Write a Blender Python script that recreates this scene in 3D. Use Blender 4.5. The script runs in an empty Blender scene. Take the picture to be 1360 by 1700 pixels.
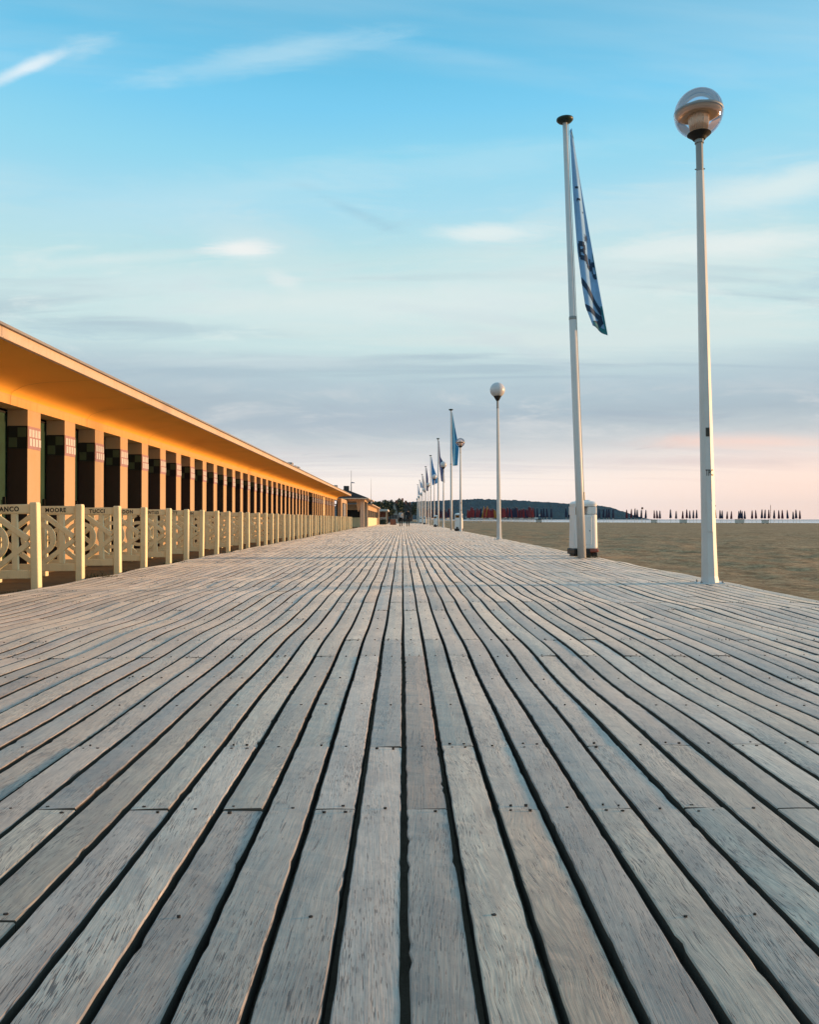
import bpy, bmesh, math, random
from mathutils import Vector, Matrix, noise
R = math.radians
random.seed(7)
S = bpy.context.scene
COL = S.collection

# ---------------------------------------------------------------- camera
CAM_H = 0.77
cam_d = bpy.data.cameras.new('camera')
cam = bpy.data.objects.new('camera', cam_d); COL.objects.link(cam)
cam_d.sensor_fit = 'HORIZONTAL'; cam_d.sensor_width = 36.0; cam_d.lens = 36.0
cam_d.clip_start = 0.05; cam_d.clip_end = 40000
cam.location = (0, 0, CAM_H)
PITCH, YAW = math.atan(12 / 1360), math.atan(12 / 1360)
cam.rotation_euler = (math.pi / 2 + PITCH, 0, -YAW)
S.camera = cam

# ---------------------------------------------------------------- world, sun, exposure
SUN_EL, SUN_AZ = R(5.0), R(82)          # azimuth from +Y (down the boardwalk) towards +X (the sea)
S.view_settings.view_transform = 'Standard'; S.view_settings.look = 'None'
S.view_settings.exposure = 0.0; S.view_settings.gamma = 1.0
S.view_settings.use_curve_mapping = False
world = bpy.data.worlds.new('World'); S.world = world; world.use_nodes = True

def build_world():
    nt = world.node_tree; nt.nodes.clear(); N = nt.nodes; L = nt.links
    def node(t, **k):
        n = N.new(t)
        for a, v in k.items(): setattr(n, a, v)
        return n
    def val(n, i, v):
        if hasattr(v, 'is_output'): L.new(v, n.inputs[i])
        else: n.inputs[i].default_value = v
    def math_(op, a, b=0.0, c=0.0, clamp=False):
        n = node('ShaderNodeMath', operation=op, use_clamp=clamp); val(n, 0, a); val(n, 1, b); val(n, 2, c); return n.outputs[0]
    def mix(f, a, b):
        n = node('ShaderNodeMix', data_type='RGBA'); val(n, 0, f); val(n, 6, a); val(n, 7, b); return n.outputs[2]
    def rng(x, a, b, c=0.0, d=1.0):
        n = node('ShaderNodeMapRange', interpolation_type='SMOOTHSTEP'); val(n, 0, x); val(n, 1, a); val(n, 2, b); val(n, 3, c); val(n, 4, d); return n.outputs[0]
    tc = node('ShaderNodeTexCoord')
    sx = node('ShaderNodeSeparateXYZ'); L.new(tc.outputs['Generated'], sx.inputs[0])
    x, y, z = sx.outputs
    zc = math_('MAXIMUM', z, 0.0)
    # a cloud layer overhead, seen in perspective
    den = math_('ADD', zc, 0.10)
    px, py = math_('DIVIDE', x, den), math_('DIVIDE', y, den)
    cp = node('ShaderNodeCombineXYZ'); L.new(px, cp.inputs[0]); L.new(py, cp.inputs[1])
    def cloud(scale, sxy, rot, detail, rough, dist, off):
        m = node('ShaderNodeMapping'); L.new(cp.outputs[0], m.inputs[0])
        m.inputs['Scale'].default_value = (sxy[0], sxy[1], 1); m.inputs['Rotation'].default_value = (0, 0, rot)
        m.inputs['Location'].default_value = (off, off * .7, off * .3)
        n = node('ShaderNodeTexNoise'); L.new(m.outputs[0], n.inputs['Vector'])
        n.inputs['Scale'].default_value = scale; n.inputs['Detail'].default_value = detail
        n.inputs['Roughness'].default_value = rough; n.inputs['Distortion'].default_value = dist
        return n.outputs[0]
    c1 = cloud(0.85, (0.45, 1.5), R(10), 7, .58, .5, 3.1)
    c2 = cloud(1.6, (0.30, 1.9), R(-14), 6, .55, .7, 9.3)
    c3 = cloud(0.5, (0.5, 1.1), R(4), 5, .5, .2, 21.0)
    # clear sky by height, its bands made uneven by the cloud noise
    wob = math_('MULTIPLY', math_('SUBTRACT', c3, 0.5), math_('MULTIPLY', rng(z, 0.0, 0.2), 0.12))
    zz = math_('ADD', zc, wob)
    rp = node('ShaderNodeValToRGB'); L.new(zz, rp.inputs[0]); cr = rp.color_ramp
    stops = [(0.0, (1.08, .86, .78)), (.018, (1.12, .94, .85)), (.045, (1.08, .95, .86)), (.067, (.88, .83, .80)), (.084, (.68, .69, .70)), (.105, (.54, .60, .635)),
             (.128, (.43, .52, .585)), (.162, (.47, .59, .655)), (.195, (.60, .77, .78)), (.255, (.60, .79, .80)), (.305, (.51, .76, .80)), (.36, (.40, .72, .86)),
             (.42, (.29, .68, .87)), (.465, (.20, .61, .88)), (.535, (.105, .485, .76)), (.70, (.22, .46, .66)), (1.0, (.30, .45, .60))]  # unseen top of the sky paled to neutralise light on the planks
    cr.elements[0].position = 0; cr.elements[0].color = (*stops[0][1], 1)
    cr.elements[1].position = 1; cr.elements[1].color = (*stops[-1][1], 1)
    for p, c in stops[1:-1]:
        e = cr.elements.new(p); e.color = (*c, 1)
    colr = rp.outputs[0]
    # thin high cloud, thickened above the view to neutralise light on the planks
    m1 = math_('MULTIPLY', rng(c1, .50, .74), rng(z, .13, .24))
    m1 = math_('MULTIPLY', m1, math_('ADD', rng(z, .55, .36, .0, .6), rng(z, .50, .75, .25, .75)))
    colr = mix(m1, colr, (.74, .82, .80, 1))
    m2 = math_('MULTIPLY', math_('MULTIPLY', rng(c2, .52, .70), rng(z, .09, .15)), rng(z, .34, .22, 0, .65))
    colr = mix(m2, colr, (.40, .52, .60, 1))
    m3 = math_('MULTIPLY', math_('MULTIPLY', rng(c2, .50, .32), rng(z, .16, .2)), rng(z, .30, .22, 0, .6))
    colr = mix(m3, colr, (.70, .80, .78, 1))
    # low lilac bars over the sunset glow
    m4 = math_('MULTIPLY', math_('MULTIPLY', rng(c2, .47, .60), rng(z, .03, .06)), rng(z, .12, .085, 0, .22))
    colr = mix(m4, colr, (.60, .55, .60, 1))
    # single clouds, each at its own direction in the sky
    yy = math_('MAXIMUM', y, 0.02)
    u, v = math_('DIVIDE', x, yy), math_('DIVIDE', z, yy)
    front = rng(y, .02, .25)
    uv = node('ShaderNodeCombineXYZ'); L.new(u, uv.inputs[0]); L.new(v, uv.inputs[1])
    dmp = node('ShaderNodeMapping'); L.new(uv.outputs[0], dmp.inputs[0]); dmp.inputs['Scale'].default_value = (6, 30, 1); dmp.inputs['Rotation'].default_value = (0, 0, R(-7))
    dn = node('ShaderNodeTexNoise'); L.new(dmp.outputs[0], dn.inputs['Vector']); dn.inputs['Scale'].default_value = 1.0; dn.inputs['Detail'].default_value = 9; dn.inputs['Roughness'].default_value = .68; dn.inputs['Distortion'].default_value = .5
    def wisp(px_, py_, a, b, rot, colour, amt, warp=.25, soft=1.0):
        nonlocal colr
        m = node('ShaderNodeMapping', vector_type='TEXTURE'); L.new(uv.outputs[0], m.inputs[0])
        m.inputs['Location'].default_value = ((px_ - 668) / 1360, (861 - py_) / 1360, 0)
        m.inputs['Rotation'].default_value = (0, 0, rot); m.inputs['Scale'].default_value = (a / 1360, b / 1360, 1)
        ln = node('ShaderNodeVectorMath', operation='LENGTH'); L.new(m.outputs[0], ln.inputs[0])
        d = math_('ADD', ln.outputs['Value'], math_('MULTIPLY', math_('SUBTRACT', dn.outputs[0], .5), warp * 6.5))
        f = math_('MULTIPLY', math_('MULTIPLY', rng(d, soft, 0.0), amt), front)
        colr = mix(f, colr, (*colour, 1))
    band = math_('MULTIPLY', rng(v, .16, .24), rng(v, .44, .30))
    colr = mix(math_('MULTIPLY', math_('MULTIPLY', rng(dn.outputs[0], .50, .72), band), math_('MULTIPLY', front, .45)), colr, (.80, .87, .85, 1))
    colr = mix(math_('MULTIPLY', math_('MULTIPLY', rng(dn.outputs[0], .46, .30), band), math_('MULTIPLY', front, .40)), colr, (.42, .60, .70, 1))
    low = math_('MULTIPLY', rng(v, .05, .09), rng(v, .19, .13))
    colr = mix(math_('MULTIPLY', math_('MULTIPLY', rng(dn.outputs[0], .47, .68), low), math_('MULTIPLY', front, .6)), colr, (.72, .73, .74, 1))
    colr = mix(math_('MULTIPLY', math_('MULTIPLY', rng(dn.outputs[0], .46, .30), low), math_('MULTIPLY', front, .5)), colr, (.38, .45, .53, 1))
    wisp(45, 112, 120, 17, R(24), (.90, .95, .97), .75, .16)
    wisp(140, 78, 90, 26, R(14), (.62, .80, .88), .45, .3)
    wisp(405, 412, 84, 28, R(-4), (.98, .96, .92), .95, .30)
    wisp(420, 395, 190, 60, R(-16), (.70, .80, .82), .40, .3)
    wisp(190, 430, 240, 16, R(4), (.76, .85, .84), .5, .3)
    wisp(450, 92, 330, 34, R(11), (.52, .76, .88), .55, .25)
    wisp(700, 78, 260, 24, R(-8), (.36, .66, .86), .3, .25)
    wisp(1300, 305, 260, 44, R(14), (.74, .86, .86), .9, .16)
    wisp(1230, 402, 270, 30, R(5), (.82, .88, .86), .85, .3)
    wisp(1080, 415, 120, 40, R(8), (.78, .87, .86), .6, .35)
    wisp(470, 465, 60, 22, R(-30), (.86, .88, .86), .5, .35)
    wisp(760, 520, 300, 14, R(-7), (.50, .66, .72), .5, .3)
    wisp(900, 590, 260, 18, R(-20), (.55, .66, .72), .4, .3)
    wisp(810, 384, 130, 22, R(2), (.84, .90, .88), .8, .3)
    wisp(1130, 330, 420, 80, R(10), (.66, .81, .84), .45, .3)
    wisp(330, 330, 420, 70, R(8), (.56, .79, .87), .35, .3)
    wisp(760, 270, 420, 50, R(6), (.50, .76, .88), .35, .3)
    wisp(590, 350, 120, 16, R(-24), (.33, .55, .68), .4, .3)
    wisp(620, 505, 560, 60, R(1), (.76, .85, .84), .6, .3)
    wisp(950, 450, 420, 60, R(6), (.72, .83, .83), .5, .3)
    wisp(250, 470, 330, 40, R(3), (.70, .82, .83), .45, .3)
    wisp(980, 560, 480, 34, R(-2), (.72, .79, .78), .5, .3)
    wisp(250, 545, 330, 22, R(-2), (.42, .56, .64), .5, .3)
    wisp(420, 600, 480, 16, R(0), (.66, .76, .78), .5, .3)
    wisp(1240, 733, 260, 21, R(-1), (1.0, .70, .60), .75, .22)
    wisp(1160, 765, 330, 15, R(0), (.60, .55, .59), .55, .25)
    wisp(620, 700, 520, 46, R(0), (.46, .53, .61), .45, .25)
    # the glow is pinker towards the setting sun
    colr = mix(math_('MULTIPLY', math_('MULTIPLY', rng(x, .05, .55), rng(z, .115, .03)), .85), colr, (1.10, .79, .65, 1))
    # below the horizon: plain dull ground tone
    colr = mix(rng(z, 0.0, -0.03), colr, (.16, .14, .12, 1))
    sky = node('ShaderNodeTexSky', sky_type='NISHITA')
    sky.sun_disc = False; sky.sun_elevation = SUN_EL; sky.sun_rotation = SUN_AZ
    sky.air_density = 1.0; sky.dust_density = 2.0; sky.ozone_density = 1.5
    k = node('ShaderNodeVectorMath', operation='SCALE'); L.new(colr, k.inputs[0]); k.inputs['Scale'].default_value = 10.7
    fin = mix(.93, sky.outputs[0], k.outputs[0])
    bg = node('ShaderNodeBackground'); L.new(fin, bg.inputs[0]); bg.inputs[1].default_value = 0.1
    out = node('ShaderNodeOutputWorld'); L.new(bg.outputs[0], out.inputs[0])
build_world()

sd = bpy.data.lights.new('sun', 'SUN'); sd.energy = 5.4; sd.angle = R(5.0); sd.color = (1.0, .56, .25)
sun = bpy.data.objects.new('sun', sd); COL.objects.link(sun)
sdir = Vector((math.sin(SUN_AZ) * math.cos(SUN_EL), math.cos(SUN_AZ) * math.cos(SUN_EL), math.sin(SUN_EL)))
sun.rotation_euler = sdir.to_track_quat('Z', 'Y').to_euler()
sun.location = sdir * 200

world.cycles.sampling_method = 'MANUAL'; world.cycles.sample_map_resolution = 512
S.cycles.max_bounces = 6; S.cycles.diffuse_bounces = 3; S.cycles.glossy_bounces = 3; S.cycles.transparent_max_bounces = 16
S.cycles.use_denoising = True
S.cycles.sample_clamp_indirect = 4.0

# ---------------------------------------------------------------- helpers
def link(o, parent=None):
    COL.objects.link(o)
    if parent is not None: o.parent = parent
    return o

def obj(name, bm, m, parent=None, smooth=False, loc=None):
    me = bpy.data.meshes.new(name); bm.normal_update(); bm.to_mesh(me); bm.free()
    for mm in (m if isinstance(m, (list, tuple)) else [m]): me.materials.append(mm)
    if smooth:
        for p in me.polygons: p.use_smooth = True
    o = bpy.data.objects.new(name, me)
    if loc: o.location = loc
    return link(o, parent)

def inst(name, src, parent=None, loc=(0, 0, 0), rot=(0, 0, 0), scale=(1, 1, 1)):
    o = bpy.data.objects.new(name, src.data); o.location = loc; o.rotation_euler = rot; o.scale = scale
    return link(o, parent)

def tag(o, label=None, cat=None, group=None, kind=None):
    if label: o['label'] = label
    if cat: o['category'] = cat
    if group: o['group'] = group
    if kind: o['kind'] = kind
    return o

def empty(name, loc=(0, 0, 0), rot=(0, 0, 0)):
    o = bpy.data.objects.new(name, None); o.location = loc; o.rotation_euler = rot; o.empty_display_size = .2
    return link(o)

def copy_tree(o, parent=None):
    c = o.copy(); COL.objects.link(c); c.parent = parent
    for ch in list(o.children): copy_tree(ch, c)
    return c

def quad(bm, pts, mi=0):
    f = bm.faces.new([bm.verts.new(p) for p in pts]); f.material_index = mi; return f

def box(bm, a, b, mi=0):
    x0, y0, z0 = a; x1, y1, z1 = b
    v = [bm.verts.new(p) for p in ((x0, y0, z0), (x1, y0, z0), (x1, y1, z0), (x0, y1, z0), (x0, y0, z1), (x1, y0, z1), (x1, y1, z1), (x0, y1, z1))]
    fs = []
    for q in ((3, 2, 1, 0), (4, 5, 6, 7), (0, 1, 5, 4), (1, 2, 6, 5), (2, 3, 7, 6), (3, 0, 4, 7)):
        f = bm.faces.new([v[i] for i in q]); f.material_index = mi; fs.append(f)
    return v

def bevel(bm, w, seg=2):
    bmesh.ops.bevel(bm, geom=list(bm.edges), offset=w, segments=seg, profile=.5, affect='EDGES', clamp_overlap=True)

def bbox_obj(name, a, b, m, parent=None, bw=.006, seg=1):
    bm = bmesh.new(); box(bm, a, b)
    if bw: bevel(bm, bw, seg)
    return obj(name, bm, m, parent)

def lathe(bm, prof, n=24, c=(0, 0), cap0=True, cap1=True, mi=0, phase=0.0):
    rings = []
    for r, z in prof:
        rings.append([bm.verts.new((c[0] + r * math.cos(phase + 2 * math.pi * i / n), c[1] + r * math.sin(phase + 2 * math.pi * i / n), z)) for i in range(n)])
    for a, b in zip(rings, rings[1:]):
        for i in range(n):
            f = bm.faces.new((a[i], a[(i + 1) % n], b[(i + 1) % n], b[i])); f.material_index = mi
    if cap0: bm.faces.new(rings[0][::-1]).material_index = mi
    if cap1: bm.faces.new(rings[-1]).material_index = mi
    return rings

def prism(bm, poly, axis, d0, d1, mi=0):
    """extrude a 2-D polygon: axis 'y' -> poly is (x, z); axis 'x' -> (y, z); axis 'z' -> (x, y)"""
    def P(p, d):
        return {'y': (p[0], d, p[1]), 'x': (d, p[0], p[1]), 'z': (p[0], p[1], d)}[axis]
    a = [bm.verts.new(P(p, d0)) for p in poly]; b = [bm.verts.new(P(p, d1)) for p in poly]
    n = len(poly)
    fs = [bm.faces.new(a), bm.faces.new(b[::-1])]
    for i in range(n): fs.append(bm.faces.new((a[i], b[i], b[(i + 1) % n], a[(i + 1) % n])))
    for f in fs: f.material_index = mi
    bmesh.ops.recalc_face_normals(bm, faces=fs)

def tube(bm, p0, p1, r0, r1=None, n=8, mi=0):
    p0, p1 = Vector(p0), Vector(p1); r1 = r0 if r1 is None else r1
    d = (p1 - p0).normalized(); a = d.orthogonal().normalized(); b = d.cross(a)
    A = [bm.verts.new(p0 + (a * math.cos(2 * math.pi * i / n) + b * math.sin(2 * math.pi * i / n)) * r0) for i in range(n)]
    B = [bm.verts.new(p1 + (a * math.cos(2 * math.pi * i / n) + b * math.sin(2 * math.pi * i / n)) * r1) for i in range(n)]
    for i in range(n): bm.faces.new((A[i], A[(i + 1) % n], B[(i + 1) % n], B[i])).material_index = mi
    bm.faces.new(A[::-1]).material_index = mi; bm.faces.new(B).material_index = mi

# ---------------------------------------------------------------- materials
class NT:
    def __init__(s, m): s.t = m.node_tree; s.N = s.t.nodes; s.L = s.t.links
    def n(s, t, **k):
        x = s.N.new(t)
        for a, v in k.items(): setattr(x, a, v)
        return x
    def set(s, n, i, v):
        if hasattr(v, 'is_output'): s.L.new(v, n.inputs[i])
        else: n.inputs[i].default_value = v
    def math(s, op, a, b=0.0, c=0.0, clamp=False):
        n = s.n('ShaderNodeMath', operation=op, use_clamp=clamp); s.set(n, 0, a); s.set(n, 1, b); s.set(n, 2, c); return n.outputs[0]
    def mix(s, f, a, b, blend='MIX'):
        n = s.n('ShaderNodeMix', data_type='RGBA', blend_type=blend); s.set(n, 0, f); s.set(n, 6, a); s.set(n, 7, b); return n.outputs[2]
    def rng(s, x, a, b, c=0.0, d=1.0):
        n = s.n('ShaderNodeMapRange', interpolation_type='SMOOTHSTEP'); s.set(n, 0, x); s.set(n, 1, a); s.set(n, 2, b); s.set(n, 3, c); s.set(n, 4, d); return n.outputs[0]
    def noise(s, vec, scale, detail=4, rough=.5, dist=0.0):
        n = s.n('ShaderNodeTexNoise'); s.L.new(vec, n.inputs['Vector'])
        n.inputs['Scale'].default_value = scale; n.inputs['Detail'].default_value = detail; n.inputs['Roughness'].default_value = rough; n.inputs['Distortion'].default_value = dist
        return n.outputs[0]
    def mapping(s, vec, scale=(1, 1, 1), loc=(0, 0, 0), rot=(0, 0, 0)):
        n = s.n('ShaderNodeMapping'); s.L.new(vec, n.inputs[0]); n.inputs['Scale'].default_value = scale; n.inputs['Location'].default_value = loc; n.inputs['Rotation'].default_value = rot
        return n.outputs[0]
    def bump(s, h, strength, dist, normal=None):
        n = s.n('ShaderNodeBump'); s.set(n, 'Height', h); n.inputs['Strength'].default_value = strength; n.inputs['Distance'].default_value = dist
        if normal: s.L.new(normal, n.inputs['Normal'])
        return n.outputs[0]

def new_mat(name):
    m = bpy.data.materials.new(name); m.use_nodes = True
    return m, NT(m), m.node_tree.nodes['Principled BSDF']

def c4(c): return (*c, 1) if len(c) == 3 else c

def paint(name, col, rough=.6, dirt=.12, dirt_col=None, scale=3.0, bump=.15, spec=.4, streak=False, fine=60):
    """weathered paint or plaster: broad blotches, fine grain, optional vertical streaks"""
    m, t, b = new_mat(name)
    pos = t.n('ShaderNodeNewGeometry').outputs['Position']
    dirt_col = dirt_col or tuple(v * .45 for v in col)
    n1 = t.noise(pos, scale, 6, .6, .4)
    f = t.rng(n1, .45, .75, 0, dirt)
    if streak:
        n2 = t.noise(t.mapping(pos, (9, 9, .7)), 2.0, 5, .6)
        f = t.math('ADD', f, t.rng(n2, .5, .75, 0, dirt * 1.2))
    n3 = t.noise(pos, fine, 4, .6)
    col1 = t.mix(f, c4(col), c4(dirt_col))
    col2 = t.mix(t.rng(n3, .3, .7, 0, .12), col1, c4(tuple(v * .7 for v in col)))
    t.L.new(col2, b.inputs['Base Color']); b.inputs['Roughness'].default_value = rough
    b.inputs['Specular IOR Level'].default_value = spec
    if bump: t.L.new(t.bump(n3, bump, .004), b.inputs['Normal'])
    return m

def flat(name, col, rough=.6, metal=0.0, spec=.4):
    m, t, b = new_mat(name)
    pos = t.n('ShaderNodeNewGeometry').outputs['Position']
    n = t.noise(pos, 22, 4, .6)
    t.L.new(t.mix(t.rng(n, .3, .7, 0, .25), c4(col), c4(tuple(v * .7 for v in col))), b.inputs['Base Color'])
    b.inputs['Roughness'].default_value = rough; b.inputs['Metallic'].default_value = metal; b.inputs['Specular IOR Level'].default_value = spec
    return m

def wood_mat():
    m, t, b = new_mat('weathered_wood')
    pos = t.n('ShaderNodeNewGeometry').outputs['Position']
    at = t.n('ShaderNodeAttribute', attribute_name='tone')
    sep = t.n('ShaderNodeSeparateColor'); t.L.new(at.outputs['Color'], sep.inputs[0])
    r1, r2, br = sep.outputs[0], sep.outputs[1], sep.outputs[2]
    # every plank is cut from another piece of timber
    off = t.n('ShaderNodeCombineXYZ'); t.set(off, 0, t.math('MULTIPLY', r1, 37.0)); t.set(off, 1, t.math('MULTIPLY', r2, 53.0)); t.set(off, 2, t.math('MULTIPLY', r1, 19.0))
    va = t.n('ShaderNodeVectorMath', operation='ADD'); t.L.new(pos, va.inputs[0]); t.L.new(off.outputs[0], va.inputs[1])
    p = va.outputs[0]
    # grain runs along the plank, a little askew, and swings round knots
    warp = t.noise(t.mapping(p, (4.5, 1.7, 1)), 1.0, 3, .5)
    amt = t.rng(r2, .1, .95, .008, .13)
    wx = t.math('MULTIPLY', t.math('SUBTRACT', warp, .5), amt)
    sp = t.n('ShaderNodeSeparateXYZ'); t.L.new(p, sp.inputs[0])
    skew = t.math('MULTIPLY', sp.outputs[1], t.math('MULTIPLY', t.math('SUBTRACT', r1, .5), .16))
    cp = t.n('ShaderNodeCombineXYZ'); t.set(cp, 0, t.math('ADD', t.math('ADD', sp.outputs[0], wx), skew)); t.L.new(sp.outputs[1], cp.inputs[1]); t.L.new(sp.outputs[2], cp.inputs[2])
    q = cp.outputs[0]
    g1 = t.noise(t.mapping(q, (120, 4.0, 3)), 1.0, 6, .68)
    g2 = t.noise(t.mapping(q, (400, 11, 9)), 1.0, 3, .6)
    rings = t.noise(t.mapping(q, (11, .75, 1)), 1.0, 2, .45)
    ring = t.math('ABSOLUTE', t.math('SINE', t.math('MULTIPLY', rings, 62.0)))
    pore = t.noise(t.mapping(q, (460, 24, 5)), 1.0, 1, .5)
    porem = t.noise(t.mapping(p, (8, 2.4, 1)), 1.0, 3, .5)
    pth = t.math('ADD', .612, t.math('MULTIPLY', t.math('SUBTRACT', .55, porem), .55))
    pm = t.rng(t.math('SUBTRACT', pore, pth), 0.0, .05)
    crack = t.noise(t.mapping(q, (120, 4.2, 5)), 1.0, 3, .55, .35)
    ck = t.rng(crack, .672, .70)
    blot = t.noise(t.mapping(p, (7, 2.6, 1)), 1.0, 6, .65, .6)
    mid = t.noise(t.mapping(p, (24, 10, 1)), 1.0, 5, .7, .7)
    knot = t.n('ShaderNodeTexVoronoi'); t.L.new(t.mapping(p, (3.1, .9, .01)), knot.inputs['Vector']); knot.inputs['Scale'].default_value = 1.0
    kn = t.rng(knot.outputs['Distance'], .085, .02)
    big = t.noise(pos, .6, 4, .6)
    tone_ = t.math('ADD', t.math('MULTIPLY', r1, .75), t.math('MULTIPLY', r2, .25))
    base = t.mix(tone_, (.53, .41, .30, 1), (.62, .48, .352, 1))
    base = t.mix(t.rng(blot, .44, .66, 0, .72), base, (.22, .175, .14, 1))
    base = t.mix(t.rng(blot, .46, .28, 0, .55), base, (.74, .56, .40, 1))
    base = t.mix(t.rng(mid, .48, .68, 0, .45), base, (.20, .16, .13, 1))
    base = t.mix(t.rng(g1, .45, .64, 0, .40), base, (.17, .135, .11, 1))
    base = t.mix(t.math('MULTIPLY', t.rng(ring, .60, 1.0, 0, .42), t.rng(r2, .30, .75)), base, (.19, .148, .115, 1))
    base = t.mix(t.rng(g2, .43, .63, 0, .42), base, (.21, .162, .125, 1))
    base = t.mix(t.rng(g2, .46, .34, 0, .14), base, (.74, .57, .43, 1))
    base = t.mix(t.rng(big, .45, .7, 0, .25), base, (.25, .20, .16, 1))
    base = t.mix(t.math('MULTIPLY', kn, .8), base, (.07, .05, .038, 1))
    base = t.mix(t.math('MULTIPLY', pm, .95), base, (.025, .021, .018, 1))
    base = t.mix(t.math('MULTIPLY', ck, .95), base, (.02, .017, .015, 1))
    # every board has weathered to its own grey; a few newer ones are still brown
    gv = t.rng(tone_, 0.0, 1.0, .62, 1.12)
    gc = t.n('ShaderNodeCombineColor'); t.set(gc, 0, t.math('MULTIPLY', gv, .97)); t.set(gc, 1, gv); t.set(gc, 2, t.math('MULTIPLY', gv, t.rng(r2, 0, 1, 1.10, .98)))
    base = t.mix(1.0, base, gc.outputs[0], 'MULTIPLY')
    base = t.mix(br, base, (.92, .62, .46, 1), 'MULTIPLY')
    # sand blown over the edge of the boards from the beach
    ps = t.n('ShaderNodeSeparateXYZ'); t.L.new(pos, ps.inputs[0])
    sn = t.noise(pos, 2.6, 7, .7, .5)
    sm = t.rng(t.math('ADD', sn, t.rng(ps.outputs[0], 2.9, 3.95, 0, .30)), .66, .80, 0, .85)
    base = t.mix(sm, base, (.50, .335, .19, 1))
    t.L.new(base, b.inputs['Base Color'])
    t.set(b, 'Roughness', t.rng(g1, .3, .7, .55, .42))
    b.inputs['Specular IOR Level'].default_value = .5
    b.inputs['Sheen Weight'].default_value = .44; b.inputs['Sheen Roughness'].default_value = .5; b.inputs['Sheen Tint'].default_value = (.95, .96, .97, 1)
    h = t.math('SUBTRACT', t.math('MULTIPLY', g1, .6), t.math('MULTIPLY', t.math('MAXIMUM', pm, ck), 1.3))
    h = t.math('ADD', h, t.math('MULTIPLY', g2, .45))
    t.L.new(t.bump(h, .5, .0024), b.inputs['Normal'])
    return m

def sand_mat():
    m, t, b = new_mat('beach_sand')
    pos = t.n('ShaderNodeNewGeometry').outputs['Position']
    n1 = t.noise(pos, .35, 6, .6, .5); n2 = t.noise(pos, 4.6, 7, .72, .8); n3 = t.noise(pos, 17, 5, .75)
    n4 = t.noise(pos, 1.1, 6, .7, .8)
    c = t.mix(t.rng(n1, .35, .68), (.52, .31, .16, 1), (.40, .235, .115, 1))
    c = t.mix(t.rng(n2, .50, .60, 0, .6), c, (.19, .10, .046, 1))
    c = t.mix(t.rng(n2, .45, .38, 0, .7), c, (.64, .42, .235, 1))
    c = t.mix(t.rng(n4, .50, .62, 0, .6), c, (.21, .115, .052, 1))
    c = t.mix(t.rng(n3, .50, .60, 0, .7), c, (.17, .09, .042, 1))
    t.L.new(c, b.inputs['Base Color']); b.inputs['Roughness'].default_value = .95; b.inputs['Specular IOR Level'].default_value = .15
    h = t.math('ADD', t.math('MULTIPLY', n2, .8), t.math('MULTIPLY', n3, .2))
    t.L.new(t.bump(h, .45, .04), b.inputs['Normal'])
    return m

def sea_mat():
    m, t, b = new_mat('sea_water')
    pos = t.n('ShaderNodeNewGeometry').outputs['Position']
    n = t.noise(t.mapping(pos, (.03, .12, 1)), 1.0, 5, .6, .4)
    fo = t.noise(t.mapping(pos, (.006, .06, 1)), 1.0, 4, .6)
    sp = t.n('ShaderNodeSeparateXYZ'); t.L.new(pos, sp.inputs[0])
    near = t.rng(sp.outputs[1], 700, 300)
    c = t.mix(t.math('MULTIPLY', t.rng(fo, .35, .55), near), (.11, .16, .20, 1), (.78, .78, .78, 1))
    t.L.new(c, b.inputs['Base Color']); t.set(b, 'Roughness', .22)
    t.L.new(t.bump(n, .25, .5), b.inputs['Normal'])
    return m

def foliage_mat(name, a, bcol, rough=.8):
    m, t, b = new_mat(name)
    pos = t.n('ShaderNodeNewGeometry').outputs['Position']
    n = t.noise(pos, 1.4, 5, .65)
    t.L.new(t.mix(t.rng(n, .35, .65), c4(a), c4(bcol)), b.inputs['Base Color']); b.inputs['Roughness'].default_value = rough
    return m

def hill_mat():
    m, t, b = new_mat('wooded_hill')
    pos = t.n('ShaderNodeNewGeometry').outputs['Position']
    n = t.noise(pos, .012, 6, .65); n2 = t.noise(pos, .05, 5, .7)
    c = t.mix(t.rng(n, .4, .6), (.006, .030, .046, 1), (.014, .044, .052, 1))  # blue of the far air put into the trees' own colours
    c = t.mix(t.rng(n, .66, .70, 0, .5), c, (.05, .07, .05, 1))
    c = t.mix(t.rng(n2, .4, .7, 0, .6), c, (.004, .012, .016, 1))
    t.L.new(c, b.inputs['Base Color']); b.inputs['Roughness'].default_value = 1.0; b.inputs['Specular IOR Level'].default_value = 0
    t.L.new(t.bump(n2, .6, 12.0), b.inputs['Normal'])
    return m

def glass_mat(name, tint, gloss=.12):
    m, t, b = new_mat(name)
    t.N.remove(b)
    tr = t.n('ShaderNodeBsdfTransparent'); tr.inputs[0].default_value = c4(tint)
    gl = t.n('ShaderNodeBsdfGlossy'); gl.inputs['Roughness'].default_value = .06; gl.inputs[0].default_value = (1, 1, 1, 1)
    lw = t.n('ShaderNodeLayerWeight'); lw.inputs[0].default_value = .35
    f = t.math('ADD', t.math('MULTIPLY', lw.outputs['Fresnel'], .75), gloss * .5, clamp=True)
    mx = t.n('ShaderNodeMixShader'); t.L.new(f, mx.inputs[0]); t.L.new(tr.outputs[0], mx.inputs[1]); t.L.new(gl.outputs[0], mx.inputs[2])
    t.L.new(mx.outputs[0], t.N['Material Output'].inputs[0])
    return m

def cloth_mat(name, col):
    m, t, b = new_mat(name)
    pos = t.n('ShaderNodeNewGeometry').outputs['Position']
    n = t.noise(pos, 5, 4, .6)
    t.L.new(t.mix(t.rng(n, .35, .7, 0, .35), c4(col), c4(tuple(v * .62 for v in col))), b.inputs['Base Color']); b.inputs['Roughness'].default_value = .8
    t.L.new(t.bump(n, .3, .03), b.inputs['Normal'])
    return m

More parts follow.
